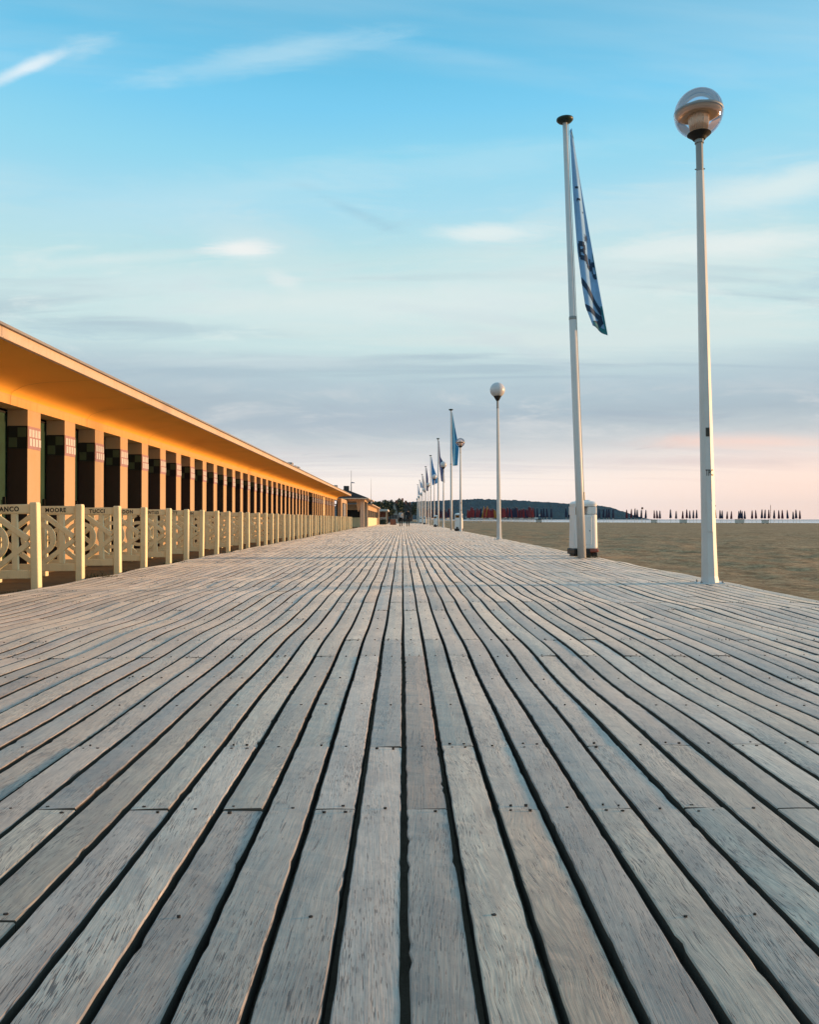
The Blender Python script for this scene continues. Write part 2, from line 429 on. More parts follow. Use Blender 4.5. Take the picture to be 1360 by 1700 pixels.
M = {}
M['wood'] = wood_mat(); M['sand'] = sand_mat(); M['sea'] = sea_mat(); M['hill'] = hill_mat()
M['dirt'] = paint('brown_earth', (.16, .115, .065), .95, .6, scale=5, bump=.8, spec=.1)
M['wood_side'] = paint('gap_shade_plank_side', (.10, .078, .06), .9, .4, scale=14, bump=.4, spec=.15)  # shade of the gaps put into a darker colour for the sides
M['under'] = paint('sand_under_planks', (.22, .18, .13), .95, .6, scale=9, bump=.8, spec=.1)
M['nail'] = flat('rusty_nail', (.035, .028, .024), .7)
M['wall'] = paint('apricot_plaster', (.56, .385, .235), .85, .32, (.55, .33, .14), 1.2, .25, .2, True)
M['lintel'] = paint('orange_glow_lintel', (.70, .42, .18), .85, .32, (.52, .28, .10), 1.2, .25, .2, True)  # pillar plaster with the sunset glow put into a stronger orange
M['soffit'] = paint('ochre_soffit', (.93, .46, .075), .85, .4, (.62, .27, .03), .8, .25, .2)  # ochre deepened to carry the evening glow on the cove
M['fascia'] = paint('pale_fascia', (.64, .48, .35), .8, .3, (.40, .26, .16), 2.0, .2, .3, True)
M['coping'] = paint('grey_coping', (.30, .28, .27), .8, .3)
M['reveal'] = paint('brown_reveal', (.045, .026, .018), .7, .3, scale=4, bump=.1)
M['tile_pale'] = paint('pale_mosaic', (.66, .62, .60), .4, .2, scale=9)
M['tile_grout'] = paint('mauve_mosaic', (.42, .24, .24), .5, .3, scale=9)
M['tile_dark'] = flat('dark_mosaic', (.015, .014, .016), .35)
M['tile_green'] = flat('green_mosaic', (.085, .11, .06), .4)
M['door'] = paint('bottle_green_door', (.035, .075, .05), .35, .5, (.02, .02, .015), 2.0, .1, .5)
M['frame'] = flat('black_frame', (.012, .011, .010), .6)
M['cream'] = paint('cream_paint', (.92, .78, .47), .65, .22, (.42, .32, .16), 4.0, .2, .35, True)
M['ink'] = flat('black_letters', (.012, .012, .013), .7)
M['white'] = paint('white_post_paint', (.62, .61, .59), .45, .2, (.38, .35, .30), 2.2, .12, .5, True)
M['binwhite'] = paint('white_bin_enamel', (.80, .79, .77), .4, .2, (.45, .42, .37), 2.5, .1, .5, True)
M['slot_glow'] = paint('orange_slot_glow', (.72, .30, .05), .6, .3, scale=8)  # sun's glow inside the bin slot, put into the colour
M['red_base'] = paint('worn_red_base', (.34, .10, .07), .7, .4, scale=8)
M['black'] = flat('black_plastic', (.014, .013, .013), .55)
M['metal'] = flat('grey_metal', (.28, .28, .27), .45, .4)
M['cap'] = flat('dark_green_cap', (.018, .04, .032), .4)
M['globe'] = glass_mat('smoky_globe', (.92, .89, .95), .05)
M['frost'] = paint('frosted_globe', (.62, .60, .60), .3, .2, scale=5, bump=0, spec=.5)
M['reflector'] = flat('brass_reflector', (.62, .48, .32), .35, .3)
M['lens'] = flat('ribbed_lens', (.84, .66, .44), .25, .1, .6)
M['sticker'] = flat('torn_sticker', (.05, .045, .035), .7)
M['flag_lilac'] = cloth_mat('lilac_flag', (.24, .47, .76)); M['flag_navy'] = cloth_mat('navy_print', (.012, .045, .10)); M['flag_teal'] = cloth_mat('teal_print', (.02, .20, .25))
M['flag_blue'] = cloth_mat('blue_flag', (.07, .26, .55)); M['flag_dark'] = cloth_mat('dark_flag', (.07, .11, .26)); M['flag_pale'] = cloth_mat('pale_flag', (.45, .48, .55)); M['flag_sea'] = cloth_mat('sea_blue_flag', (.05, .27, .50))
M['cloth_red'] = cloth_mat('red_parasol', (.22, .018, .022)); M['cloth_navy'] = cloth_mat('navy_parasol', (.016, .02, .06)); M['cloth_yellow'] = cloth_mat('yellow_parasol', (.40, .20, .03)); M['cloth_wine'] = cloth_mat('wine_parasol', (.10, .012, .03))
M['roof'] = paint('dark_tile_roof', (.035, .024, .022), .8, .4, scale=4)
M['terracotta'] = paint('terracotta', (.26, .10, .06), .8, .4, scale=5)
M['house_pale'] = paint('pale_render', (.55, .52, .47), .8, .3, scale=.6)
M['house_dark'] = paint('dark_timber_wall', (.055, .052, .05), .8, .4, scale=.6)
M['slate'] = paint('slate_roof', (.06, .065, .07), .7, .4, scale=.8)
M['pane'] = flat('window_pane', (.03, .04, .05), .1)
M['pane_pale'] = flat('bright_pane', (.45, .46, .47), .2)
M['leaf'] = foliage_mat('dark_leaves', (.012, .028, .012), (.026, .045, .018)); M['bark'] = paint('bark', (.07, .05, .035), .9, .5)
M['hedge'] = foliage_mat('hedge_leaves', (.014, .022, .012), (.03, .04, .02))
M['weed'] = foliage_mat('weed', (.035, .035, .015), (.07, .06, .022))
M['skin'] = flat('skin', (.45, .27, .19), .6); M['hair'] = flat('dark_hair', (.02, .014, .01), .7)
M['grey_top'] = flat('pale_grey_jacket', (.42, .42, .42), .85); M['black_cloth'] = flat('black_clothes', (.012, .012, .014), .9)

# ---------------------------------------------------------------- ground, sea, hill
def smooth(a, b, x):
    t = max(0.0, min(1.0, (x - a) / (b - a))); return t * t * (3 - 2 * t)

def ramp_coords(lo, hi, fine, parts):
    out = [lo]
    for step, end in parts:
        while out[-1] + step < end: out.append(out[-1] + step)
        out.append(end)
    return out

BOARD_L, BOARD_R = -4.07, 3.95
def ground_z(x, y):
    z = -0.062
    if x > BOARD_R + .02:
        e = smooth(BOARD_R, BOARD_R + 1.2, x)
        rough = noise.fractal(Vector((x * .55, y * .55, 3.0)), .9, 2.1, 5) * .05 + noise.noise(Vector((x * 1.8, y * 1.8, 9.0))) * .03 + noise.noise(Vector((x * 3.4, y * 3.4, 5.0))) * .016
        fade = 1 - smooth(60, 150, math.hypot(x, y))
        track = -.085 * math.exp(-((y - 13.2 - .30 * (x - 8.0)) / .35) ** 2) * smooth(6.0, 7.5, x)
        z = -.035 + e * (rough * fade + track) - .36 * smooth(4, 150, x)
    d = y - (288 + 8 * math.sin(x * .02) + max(0.0, 45 - x) * 60)
    if x > 0: z -= .35 * smooth(-160, 0, d) * smooth(10, 60, x) * .4
    if d > 0: z -= min(6.0, d * .02)
    return z

def make_ground():
    xs = ramp_coords(-6000, 8000, 0, [(1500, -100), (22, -12), (2.5, -4.2), (1.2, 3.9), (.13, 12), (.4, 24), (2.2, 70), (12, 300), (300, 1500), (1600, 8000)])
    ys = ramp_coords(-400, 7000, 0, [(60, -10), (2.5, 5), (.16, 22), (.5, 50), (2.5, 120), (10, 420), (300, 1500), (1100, 7000)])
    bm = bmesh.new()
    vs = [[bm.verts.new((x, y, ground_z(x, y))) for x in xs] for y in ys]
    for j in range(len(ys) - 1):
        for i in range(len(xs) - 1):
            bm.faces.new((vs[j][i], vs[j][i + 1], vs[j + 1][i + 1], vs[j + 1][i]))
    o = obj('ground', bm, [M['sand'], M['dirt'], M['under']], None, True)
    for p in o.data.polygons:
        if p.center.x < -4.1: p.material_index = 1
        elif p.center.x < 3.85: p.material_index = 2
    return tag(o, 'brown trodden beach sand beside and under the boardwalk', None, None, 'structure')
make_ground()

bm = bmesh.new()
quad(bm, [(10, 200, -.52), (8000, 200, -.52), (8000, 6900, -.52), (10, 6900, -.52)])
tag(obj('sea', bm, M['sea']), 'pale strip of sea beyond the sand', None, None, 'structure')

def px_to(px, d): return (px - 668) / 1360 * d
def py_to(py, d): return CAM_H + (861.5 - py) / 1360 * d

def make_hill():
    prof = [(560, 838), (620, 836), (700, 832), (770, 829), (800, 828), (850, 830), (900, 833), (945, 836), (985, 838), (1005, 841), (1022, 848), (1036, 856), (1046, 862), (1070, 864)]
    def top(px):
        for (a, ya), (b, yb) in zip(prof, prof[1:]):
            if a <= px <= b: return ya + (yb - ya) * (px - a) / (b - a)
        return 864
    D0 = 3400.0; nx, ny = 260, 26
    bm = bmesh.new(); rows = []
    for j in range(ny + 1):
        s = j / ny; row = []
        for i in range(nx + 1):
            px = 560 + 510 * i / nx
            d = D0 + 900 * s
            H = max(0.0, py_to(top(px), D0 + 420))
            k = math.sin(math.pi * min(1, s / .95)) ** .8 if s < .95 else 0
            nz = noise.fractal(Vector((px * .12, s * 9, 1.0)), .8, 2.0, 5) * 4.0 + abs(noise.noise(Vector((px * .55, s * 30, 4)))) * 5.0
            z = H * k + (nz * k * min(1, H / 25))
            row.append(bm.verts.new((px_to(px, D0 + 420), d, z - 1.0)))
        rows.append(row)
    for j in range(ny):
        for i in range(nx):
            bm.faces.new((rows[j][i], rows[j][i + 1], rows[j + 1][i + 1], rows[j + 1][i]))
    tag(obj('hill', bm, M['hill'], None, False), 'long dark wooded headland falling to the sea', None, None, 'structure')
make_hill()

# ---------------------------------------------------------------- boardwalk
PITCH_X, GAP, X0 = .1235, .0175, .005
JOIST = .6
def board_z(x, y):
    a = smooth(1.5, 4.0, y)
    z = .010 * math.sin(y * 2.62 + .35 * x + .4) + .008 * math.sin(y * 1.31 - .5 * x + 1.9) + .006 * math.sin(y * 4.1 + 1.3 * x)
    z += noise.noise(Vector((x * .7, y * .8, 2.2))) * .014
    return z * .48 * (.35 + .65 * a) * (1 - .5 * smooth(14, 40, y))
def board_x(i, y):
    return noise.noise(Vector((i * .31, y * .75, 7.7))) * .0045

boardwalk = tag(empty('boardwalk'), 'broad grey weathered plank boardwalk with dark gaps', None, None, 'structure')

def plank_geo(V, F, T, row, y0, y1, seg, rough, P):
    xl, xr = X0 + row * PITCH_X + GAP / 2, X0 + (row + 1) * PITCH_X - GAP / 2
    n = max(2, int(round((y1 - y0) / seg)))
    lift = random.uniform(-.0012, .0012); tilt = random.uniform(-.002, .002); e0, e1 = random.uniform(-.0025, .002), random.uniform(-.0025, .002)
    tone = (random.random(), random.random(), 0.0)
    if row == 0 and abs(y0 - 2.19) < .01: tone = (.30, .02, 1.0)
    elif random.random() < .05: tone = (random.random(), random.random(), random.uniform(.2, .5))
    th = .045; bv = .003; base = len(V); sd_ = random.random() * 50
    for k in range(n + 1):
        t = k / n; y = y0 + (y1 - y0) * t; dx = board_x(row, y)
        z = board_z((xl + xr) / 2, y) + lift + e0 * (1 - t) ** 3 + e1 * t ** 3
        a = b_ = 0.0; c = d = 0.0
        if rough:
            a = noise.noise(Vector((sd_, y * 13, 0))) * .0022 + max(0, noise.noise(Vector((sd_, y * 31, 5))) - .32) * .012
            b_ = noise.noise(Vector((sd_ + 9, y * 13, 0))) * .0022 - max(0, noise.noise(Vector((sd_ + 9, y * 31, 5))) - .32) * .012
            c = noise.noise(Vector((sd_, y * 22, 8))) * .0012; d = noise.noise(Vector((sd_ + 4, y * 22, 8))) * .0012
        L_, R_ = xl + dx + a, xr + dx + b_
        V += [(L_ + .001, y, z - th), (L_, y, z - bv - tilt), (L_ + bv, y, z - tilt + c), ((L_ + R_) / 2, y, z + .0008),
              (R_ - bv, y, z + tilt + d), (R_, y, z - bv + tilt), (R_ - .001, y, z - th)]
        T += [tone] * 7
    for k in range(n):
        for j in range(6):
            p = base + k * 7 + j
            F.append((p, p + 1, p + 8, p + 7)[::-1]); P.append(j)
    P += [6, 6]; F.append(tuple(base + j for j in range(7))[::-1]); F.append(tuple(base + n * 7 + j for j in range(7)))

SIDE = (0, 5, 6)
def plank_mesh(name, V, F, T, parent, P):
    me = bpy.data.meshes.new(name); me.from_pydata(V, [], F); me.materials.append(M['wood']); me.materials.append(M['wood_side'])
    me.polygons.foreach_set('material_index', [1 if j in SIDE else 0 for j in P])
    at = me.attributes.new('tone', 'FLOAT_COLOR', 'POINT')
    at.data.foreach_set('color', [c for t in T for c in (*t, 1.0)])
    o = bpy.data.objects.new(name, me); return link(o, parent)

def seen_area(row, y0, y1):
    """rough size on the picture, in pixels of the photograph"""
    a = 0.0
    for k in range(6):
        y = y0 + (y1 - y0) * (k + .5) / 6
        if y < 1.2: continue
        x = X0 + (row + .5) * PITCH_X
        if abs(x / y) > .52: continue
        a += PITCH_X * 1360 / y * (CAM_H * 1360 * ((y1 - y0) / 6) / (y * y))
    return a

planks = []
for row in range(-33, 32):
    start = 2.19 if row % 2 == 0 else 2.79
    if row not in range(-6, 7) and random.random() < .22: start += random.choice([-1.2, .6, 1.2])
    start -= 2.4 * 3
    y = start
    while y < 150:
        y1 = y + 2.4
        if y1 > -2.5: planks.append((seen_area(row, y, y1), row, y, y1))
        y = y1
planks.sort(key=lambda p: -p[0])
fV, fF, fT, fP = [], [], [], []
for k, (a, row, y0, y1) in enumerate(planks):
    near = y0 < 3.2 and a > 0
    seg = .03 if near else (.12 if y0 < 9 else (.3 if y0 < 30 else .8))
    if k < 300 and a > 0:
        V, F, T, P = [], [], [], []
        plank_geo(V, F, T, row, y0 + .002, y1 - .002, seg, near, P)
        plank_mesh('plank', V, F, T, boardwalk, P)
    else:
        plank_geo(fV, fF, fT, row, y0 + .002, y1 - .002, seg, False, fP)
rest = plank_mesh('distant_planks', fV, fF, fT, boardwalk, fP); rest['kind'] = 'stuff'

def nails():
    bm = bmesh.new()
    def head(x, y, row):
        if random.random() < .28: return
        r = random.uniform(.0022, .0042); a = random.uniform(0, 6)
        z = board_z(X0 + (row + .5) * PITCH_X, y) + .0042
        vs = [bm.verts.new((x + r * 1.35 * math.cos(a + i * math.pi / 4), y + r * .8 * math.sin(a + i * math.pi / 4), z - (.0006 if i % 2 else 0))) for i in range(8)]
        lo = [bm.verts.new((v.co.x, v.co.y, z - .01)) for v in vs]
        bm.faces.new(vs)
        for i in range(8): bm.faces.new((vs[i], lo[i], lo[(i + 1) % 8], vs[(i + 1) % 8]))
    for a, row, y0, y1 in planks:
        if a <= 0 or y0 > 11: continue
        xc = X0 + (row + .5) * PITCH_X
        for k in range(5):
            y = y0 + JOIST * k
            dx = board_x(row, y)
            if k in (0, 4):
                yy = y + (.022 if k == 0 else -.022)
                for s in (-1, 1): head(xc + dx + s * random.uniform(.018, .03), yy + random.uniform(-.006, .006), row)
            else:
                head(xc + dx + random.uniform(-.014, .014), y + random.uniform(-.012, .012), row)
    o = obj('nail_heads', bm, M['nail'], boardwalk); o['kind'] = 'stuff'
nails()
# joists under the planks, seen through the gaps
bm = bmesh.new()
for k in range(18):
    y = -.2 + .6 * k - .01
    box(bm, (BOARD_L + .05, y - .03, -.07), (BOARD_R - .05, y + .03, -.052))
for v in bm.verts: v.co.z -= .012
o = obj('joists', bm, M['under'], boardwalk); o['kind'] = 'stuff'

# ---------------------------------------------------------------- cabin block
WALL_X, EAVE_X, TOP_Z = -5.54, -4.34, 2.39
PW, PP, P0 = .43, 1.327, 12.15
block = tag(empty('beach_cabin_block', (WALL_X, 8, 0)), 'long apricot row of beach cabins with pillars under a deep curved eave', 'building')
BO = Vector(block.location)
Y_A, Y_B = 3.4, 69.6
def shift(bm):
    bmesh.ops.translate(bm, verts=list(bm.verts), vec=-BO)
def bpart(name, bm, m, parent=block, smooth=False, **k):
    if parent is block: shift(bm)
    return obj(name, bm, m, parent, smooth, **k)
# lintel and cove in one curved soffit
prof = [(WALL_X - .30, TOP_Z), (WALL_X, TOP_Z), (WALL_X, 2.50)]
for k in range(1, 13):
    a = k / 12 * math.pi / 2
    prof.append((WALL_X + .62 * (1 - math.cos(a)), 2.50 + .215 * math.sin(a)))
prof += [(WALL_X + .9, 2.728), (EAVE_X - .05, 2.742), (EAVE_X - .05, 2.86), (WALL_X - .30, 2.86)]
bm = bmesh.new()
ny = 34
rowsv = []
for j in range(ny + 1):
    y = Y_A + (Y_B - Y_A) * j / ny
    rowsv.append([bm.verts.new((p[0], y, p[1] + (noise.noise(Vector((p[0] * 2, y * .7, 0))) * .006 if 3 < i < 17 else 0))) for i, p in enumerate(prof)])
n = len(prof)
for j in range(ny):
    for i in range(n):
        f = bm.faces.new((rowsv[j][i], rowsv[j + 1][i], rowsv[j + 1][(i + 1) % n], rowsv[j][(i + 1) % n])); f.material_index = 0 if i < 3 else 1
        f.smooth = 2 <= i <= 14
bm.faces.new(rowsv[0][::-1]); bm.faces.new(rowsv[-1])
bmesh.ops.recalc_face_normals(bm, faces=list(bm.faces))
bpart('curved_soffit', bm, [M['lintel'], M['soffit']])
M['seam'] = flat('dark_seam', (.16, .075, .02), .9)
for yj in (11.6, 14.4, 17.9, 21.2, 25.0, 29.4, 34.0, 39.2, 45.5, 53.0, 61.0):
    bm = bmesh.new(); prev = None
    for i_, (px_, pz_) in enumerate(prof[1:18]):
        w_ = .003 + .003 * abs(noise.noise(Vector((i_ * .7, yj, 0)))); j_ = noise.noise(Vector((i_ * .4, yj, 3))) * .03
        cur = (bm.verts.new((px_ + .009, yj + j_ - w_, pz_ - .009)), bm.verts.new((px_ + .009, yj + j_ + w_, pz_ - .009)))
        if prev: bm.faces.new((prev[0], prev[1], cur[1], cur[0]))
        prev = cur
    bpart('plaster_seam', bm, M['seam'])
# fascia boards along the eave, in lengths
y = Y_A
fas = None
while y < Y_B - .1:
    y1 = min(Y_B, y + 5.5)
    bm = bmesh.new()
    box(bm, (EAVE_X - .046, y + .004, 2.752), (EAVE_X, y1 - .004, 2.862)); box(bm, (EAVE_X - .042, y + .004, 2.734), (EAVE_X + .016, y1 - .004, 2.7505))
    bevel(bm, .004, 1); bpart('fascia_board', bm, M['fascia']); y = y1
bm = bmesh.new()
prism(bm, [(EAVE_X + .035, 2.865), (EAVE_X + .035, 2.895), (-7.5, 3.0), (-10.5, 2.95), (-10.5, 2.866)], 'y', Y_A - .05, Y_B + .05)
roof = bpart('roof', bm, M['coping'])
# little roof vents that break the edge line
for yy, hh in ((33.0, .16), (34.2, .11), (35.2, .13), (56.0, .2)):
    bm = bmesh.new(); box(bm, (EAVE_X - .35, yy, 2.90), (EAVE_X - .1, yy + .45, 2.90 + hh)); bevel(bm, .01, 1); shift(bm)
    obj('roof_vent', bm, M['coping'], roof)
# back wall, floor and end walls
bm = bmesh.new(); box(bm, (-10.4, Y_A, -.06), (-10.2, Y_B, 2.85)); bpart('rear_wall', bm, M['wall'])
bm = bmesh.new(); box(bm, (-10.19, Y_A, -.06), (WALL_X - .31, Y_A + .2, 2.85)); bpart('end_wall', bm, M['wall'])
bm = bmesh.new(); box(bm, (-10.19, Y_B - .2, -.06), (WALL_X - .32, Y_B, 2.72)); bpart('end_wall', bm, M['wall'])
bm = bmesh.new(); box(bm, (-10.1, Y_A + .2, -.06), (WALL_X + .02, Y_B - .25, .012)); bpart('floor_slab', bm, M['dirt'])
# pillars: painted front, dark reveals, tile band
def pillar_mesh():
    bm = bmesh.new()
    # front slab of apricot plaster, full height
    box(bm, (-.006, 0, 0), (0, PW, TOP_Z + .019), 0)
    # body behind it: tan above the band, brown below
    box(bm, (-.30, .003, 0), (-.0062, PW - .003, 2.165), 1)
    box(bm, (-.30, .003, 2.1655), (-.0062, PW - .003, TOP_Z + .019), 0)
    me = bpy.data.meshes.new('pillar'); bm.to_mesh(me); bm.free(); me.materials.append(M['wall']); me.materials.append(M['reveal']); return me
def tile_mesh():
    bm = bmesh.new()
    z0, z1 = 1.835, 2.17
    box(bm, (.0005, .006, z0), (.006, PW - .006, z1), 1)                     # mauve bed on the front
    tw = (PW - .012 - .02) / 4
    for r in range(2):
        for c in range(4):
            yb = .016 + c * tw + (0 if r else .02)
            if yb + tw - .03 > PW - .012: continue
            zb = z0 + .045 + r * .135
            box(bm, (.0065, yb + .012, zb), (.011, yb + tw - .012, zb + .112), 0)
    box(bm, (-.285, -.004, z0), (-.002, .0025, z1), 2)                       # dark bed on the reveal
    hw, hh = .13, .15
    for r in range(2):
        for c in range(2):
            if (r + c) % 2: continue
            box(bm, (-.275 + c * hw, -.009, z0 + .02 + r * hh), (-.275 + c * hw + hw - .008, -.0045, z0 + .02 + r * hh + hh - .008), 3)
    me = bpy.data.meshes.new('tile_band'); bm.to_mesh(me); bm.free()
    for k in ('tile_pale', 'tile_grout', 'tile_dark', 'tile_green'): me.materials.append(M[k])
    return me
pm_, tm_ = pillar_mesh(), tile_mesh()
def door_mesh(m):
    bm = bmesh.new(); w = PP - PW
    box(bm, (-.36, .10, .015), (-.32, w + .06, 2.33), 0)
    for zz in ((.12, .95), (1.05, 2.2)):
        box(bm, (-.319, .20, zz[0]), (-.309, w - .04, zz[1]), 0)
    box(bm, (-.3085, w - .12, .98), (-.27, w - .10, 1.10), 1)
    box(bm, (-.37, -.03, .013), (-.305, .098, 2.36), 1)
    box(bm, (-.375, .099, 2.331), (-.31, w + .06, 2.36), 1)
    me = bpy.data.meshes.new('cabin_door'); bm.to_mesh(me); bm.free(); me.materials.append(m); me.materials.append(M['frame']); return me
M['door_b'] = paint('brown_door', (.05, .03, .02), .45, .5, scale=2.0); M['door_c'] = paint('slate_door', (.05, .065, .07), .4, .5, scale=2.0)
dm_ = [door_mesh(M['door']), door_mesh(M['door']), door_mesh(M['door_b']), door_mesh(M['door_c'])]; dm2_ = door_mesh(M['cream'])
for k in range(-6, 42):
    yk = P0 + PP * k
    if k == 28: continue
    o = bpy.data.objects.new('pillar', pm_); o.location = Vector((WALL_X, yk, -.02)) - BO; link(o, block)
    t_ = bpy.data.objects.new('tile_band', tm_); link(t_, o)
    d_ = bpy.data.objects.new('cabin_door', dm2_ if k == 34 else dm_[0] if k < 3 else random.choice(dm_)); d_.location = Vector((WALL_X, yk + PW, 0)) - BO; link(d_, block)
    if k == 34: d_.location.x += .28

# ---------------------------------------------------------------- railings between the cabins
RX, RL = -4.205, 1.08            # front post centre, post-to-post length
def make_railing():
    root = empty('railing')
    H = .985
    def post(x):
        bm = bmesh.new(); box(bm, (x - .046, -.052, -.055), (x + .046, .052, H))
        bevel(bm, .012, 2)
        for v in bm.verts:
            if v.co.z > H - .02:
                v.co.z -= .025 * (abs(v.co.x - x) / .048) ** 2 + .012 * (abs(v.co.y) / .052) ** 2
        return obj('post', bm, M['cream'], root)
    post(0); post(-RL)
    bbox_obj('top_rail', (-RL + .049, -.03, .842), (-.049, .03, .945), M['cream'], root, .007, 2)
    bbox_obj('bottom_rail', (-RL + .049, -.028, .092), (-.049, .028, .19), M['cream'], root, .007, 2)
    for x in (-.235, -RL + .235):
        bbox_obj('upright', (x - .034, -.022, .191), (x + .034, .022, .841), M['cream'], root, .004, 1)
    # diamond band: four diagonals
    cx, cz = -RL / 2, .516
    def diag(p, q, w=.031, th=.024):
        p, q = Vector((p[0], 0, p[1])), Vector((q[0], 0, q[1])); d = (q - p).normalized(); nn = Vector((-d.z, 0, d.x)) * w
        bm = bmesh.new(); vs = []
        for yy in (-th, th):
            for c in (p + nn, p - nn, q - nn, q + nn): vs.append(bm.verts.new((c.x, yy, c.z)))
        for f in ((0, 1, 2, 3), (7, 6, 5, 4), (0, 4, 5, 1), (1, 5, 6, 2), (2, 6, 7, 3), (3, 7, 4, 0)): bm.faces.new([vs[i] for i in f])
        bmesh.ops.recalc_face_normals(bm, faces=list(bm.faces)); bevel(bm, .004, 1)
        return obj('diagonal', bm, M['cream'], root)
    for sx_ in (-1, 1):
        for sz in (-1, 1):
            diag((cx + sx_ * .04, cz + sz * .335), (cx + sx_ * (RL / 2 - .075), cz + sz * .02), th=.025 + .001 * sz + .0005 * sx_)
    bm = bmesh.new(); n_ = 40; ro, ri = .222, .166; ring = []
    for i in range(n_):
        a = 2 * math.pi * i / n_; ca, sa = math.cos(a), math.sin(a)
        ring.append([bm.verts.new((cx + r * ca, yy, cz + r * sa)) for r, yy in ((ro, -.020), (ro, .020), (ri, .020), (ri, -.020))])
    for i in range(n_):
        a, b_ = ring[i], ring[(i + 1) % n_]
        for k in range(4): bm.faces.new((a[k], a[(k + 1) % 4], b_[(k + 1) % 4], b_[k]))
    bmesh.ops.recalc_face_normals(bm, faces=list(bm.faces))
    obj('ring', bm, M['cream'], root)
    return root

def text_mesh(txt, size, extrude=.0012, offset=.012, align='LEFT', spacing=1.1):
    cu = bpy.data.curves.new('letters', 'FONT'); cu.body = txt; cu.size = size; cu.extrude = extrude; cu.offset = offset * size
    cu.align_x = align; cu.space_character = spacing; cu.resolution_u = 3
    o = bpy.data.objects.new('letters', cu); COL.objects.link(o)
    dg = bpy.context.evaluated_depsgraph_get()
    me = bpy.data.meshes.new_from_object(o.evaluated_get(dg)); me.name = 'lettering'
    bpy.data.objects.remove(o); bpy.data.curves.remove(cu)
    return me

ORD = ['nearest', 'second', 'third', 'fourth', 'fifth', 'sixth', 'seventh', 'eighth', 'ninth', 'tenth', 'eleventh', 'twelfth', 'thirteenth', 'fourteenth', 'fifteenth', 'sixteenth', 'seventeenth', 'eighteenth']
names = {0: 'FRANCO', 1: 'MOORE', 2: 'TUCCI', 3: 'LONDON', 4: 'LAURENTIIS', 5: 'PLATT', 6: 'HUDSON', 8: 'OWEN', 10: 'WENDERS'}
RP = 1.307
rail0 = make_railing()
railings = []
def put_railing(k):
    y = 9.46 + RP * k
    r_ = rail0 if k == 0 else copy_tree(rail0)
    dx = random.uniform(-.035, .035) if k > 0 else 0
    r_.location = (RX + dx, y + (random.uniform(-.05, .05) if k > 0 else 0), 0)
    r_.rotation_euler = (random.uniform(-.012, .012), R(-1.1) if k == 0 else R(random.uniform(-.6, .5)), random.uniform(-.02, .02))
    if k < 16:
        lab = 'nearest cream openwork railing, at the left edge of the photograph' if k == 0 else '%s cream openwork railing from the left edge of the photograph' % ORD[k]
    else: lab = 'one of the far cream railings closing up towards the portal'
    if k < 0: lab = 'cream openwork railing just outside the left edge'
    tag(r_, lab, 'railing', 'cream railings between the cabins')
    railings.append((k, r_))
order = [0] + [k for k in range(-1, 46) if k != 0]
for k in order: put_railing(k)
for k, r_ in railings:
    if k in names:
        me = text_mesh(names[k], .076, offset=.028, align='RIGHT', spacing=1.16); me.materials.append(M['ink'])
        o = bpy.data.objects.new('lettering', me); o.rotation_euler = (math.pi / 2, 0, 0); o.location = (-.168, -.0315, .866); o.scale = (.92, 1, 1)
        tr = [c for c in r_.children if c.name.startswith('top_rail')][0]
        link(o, tr)

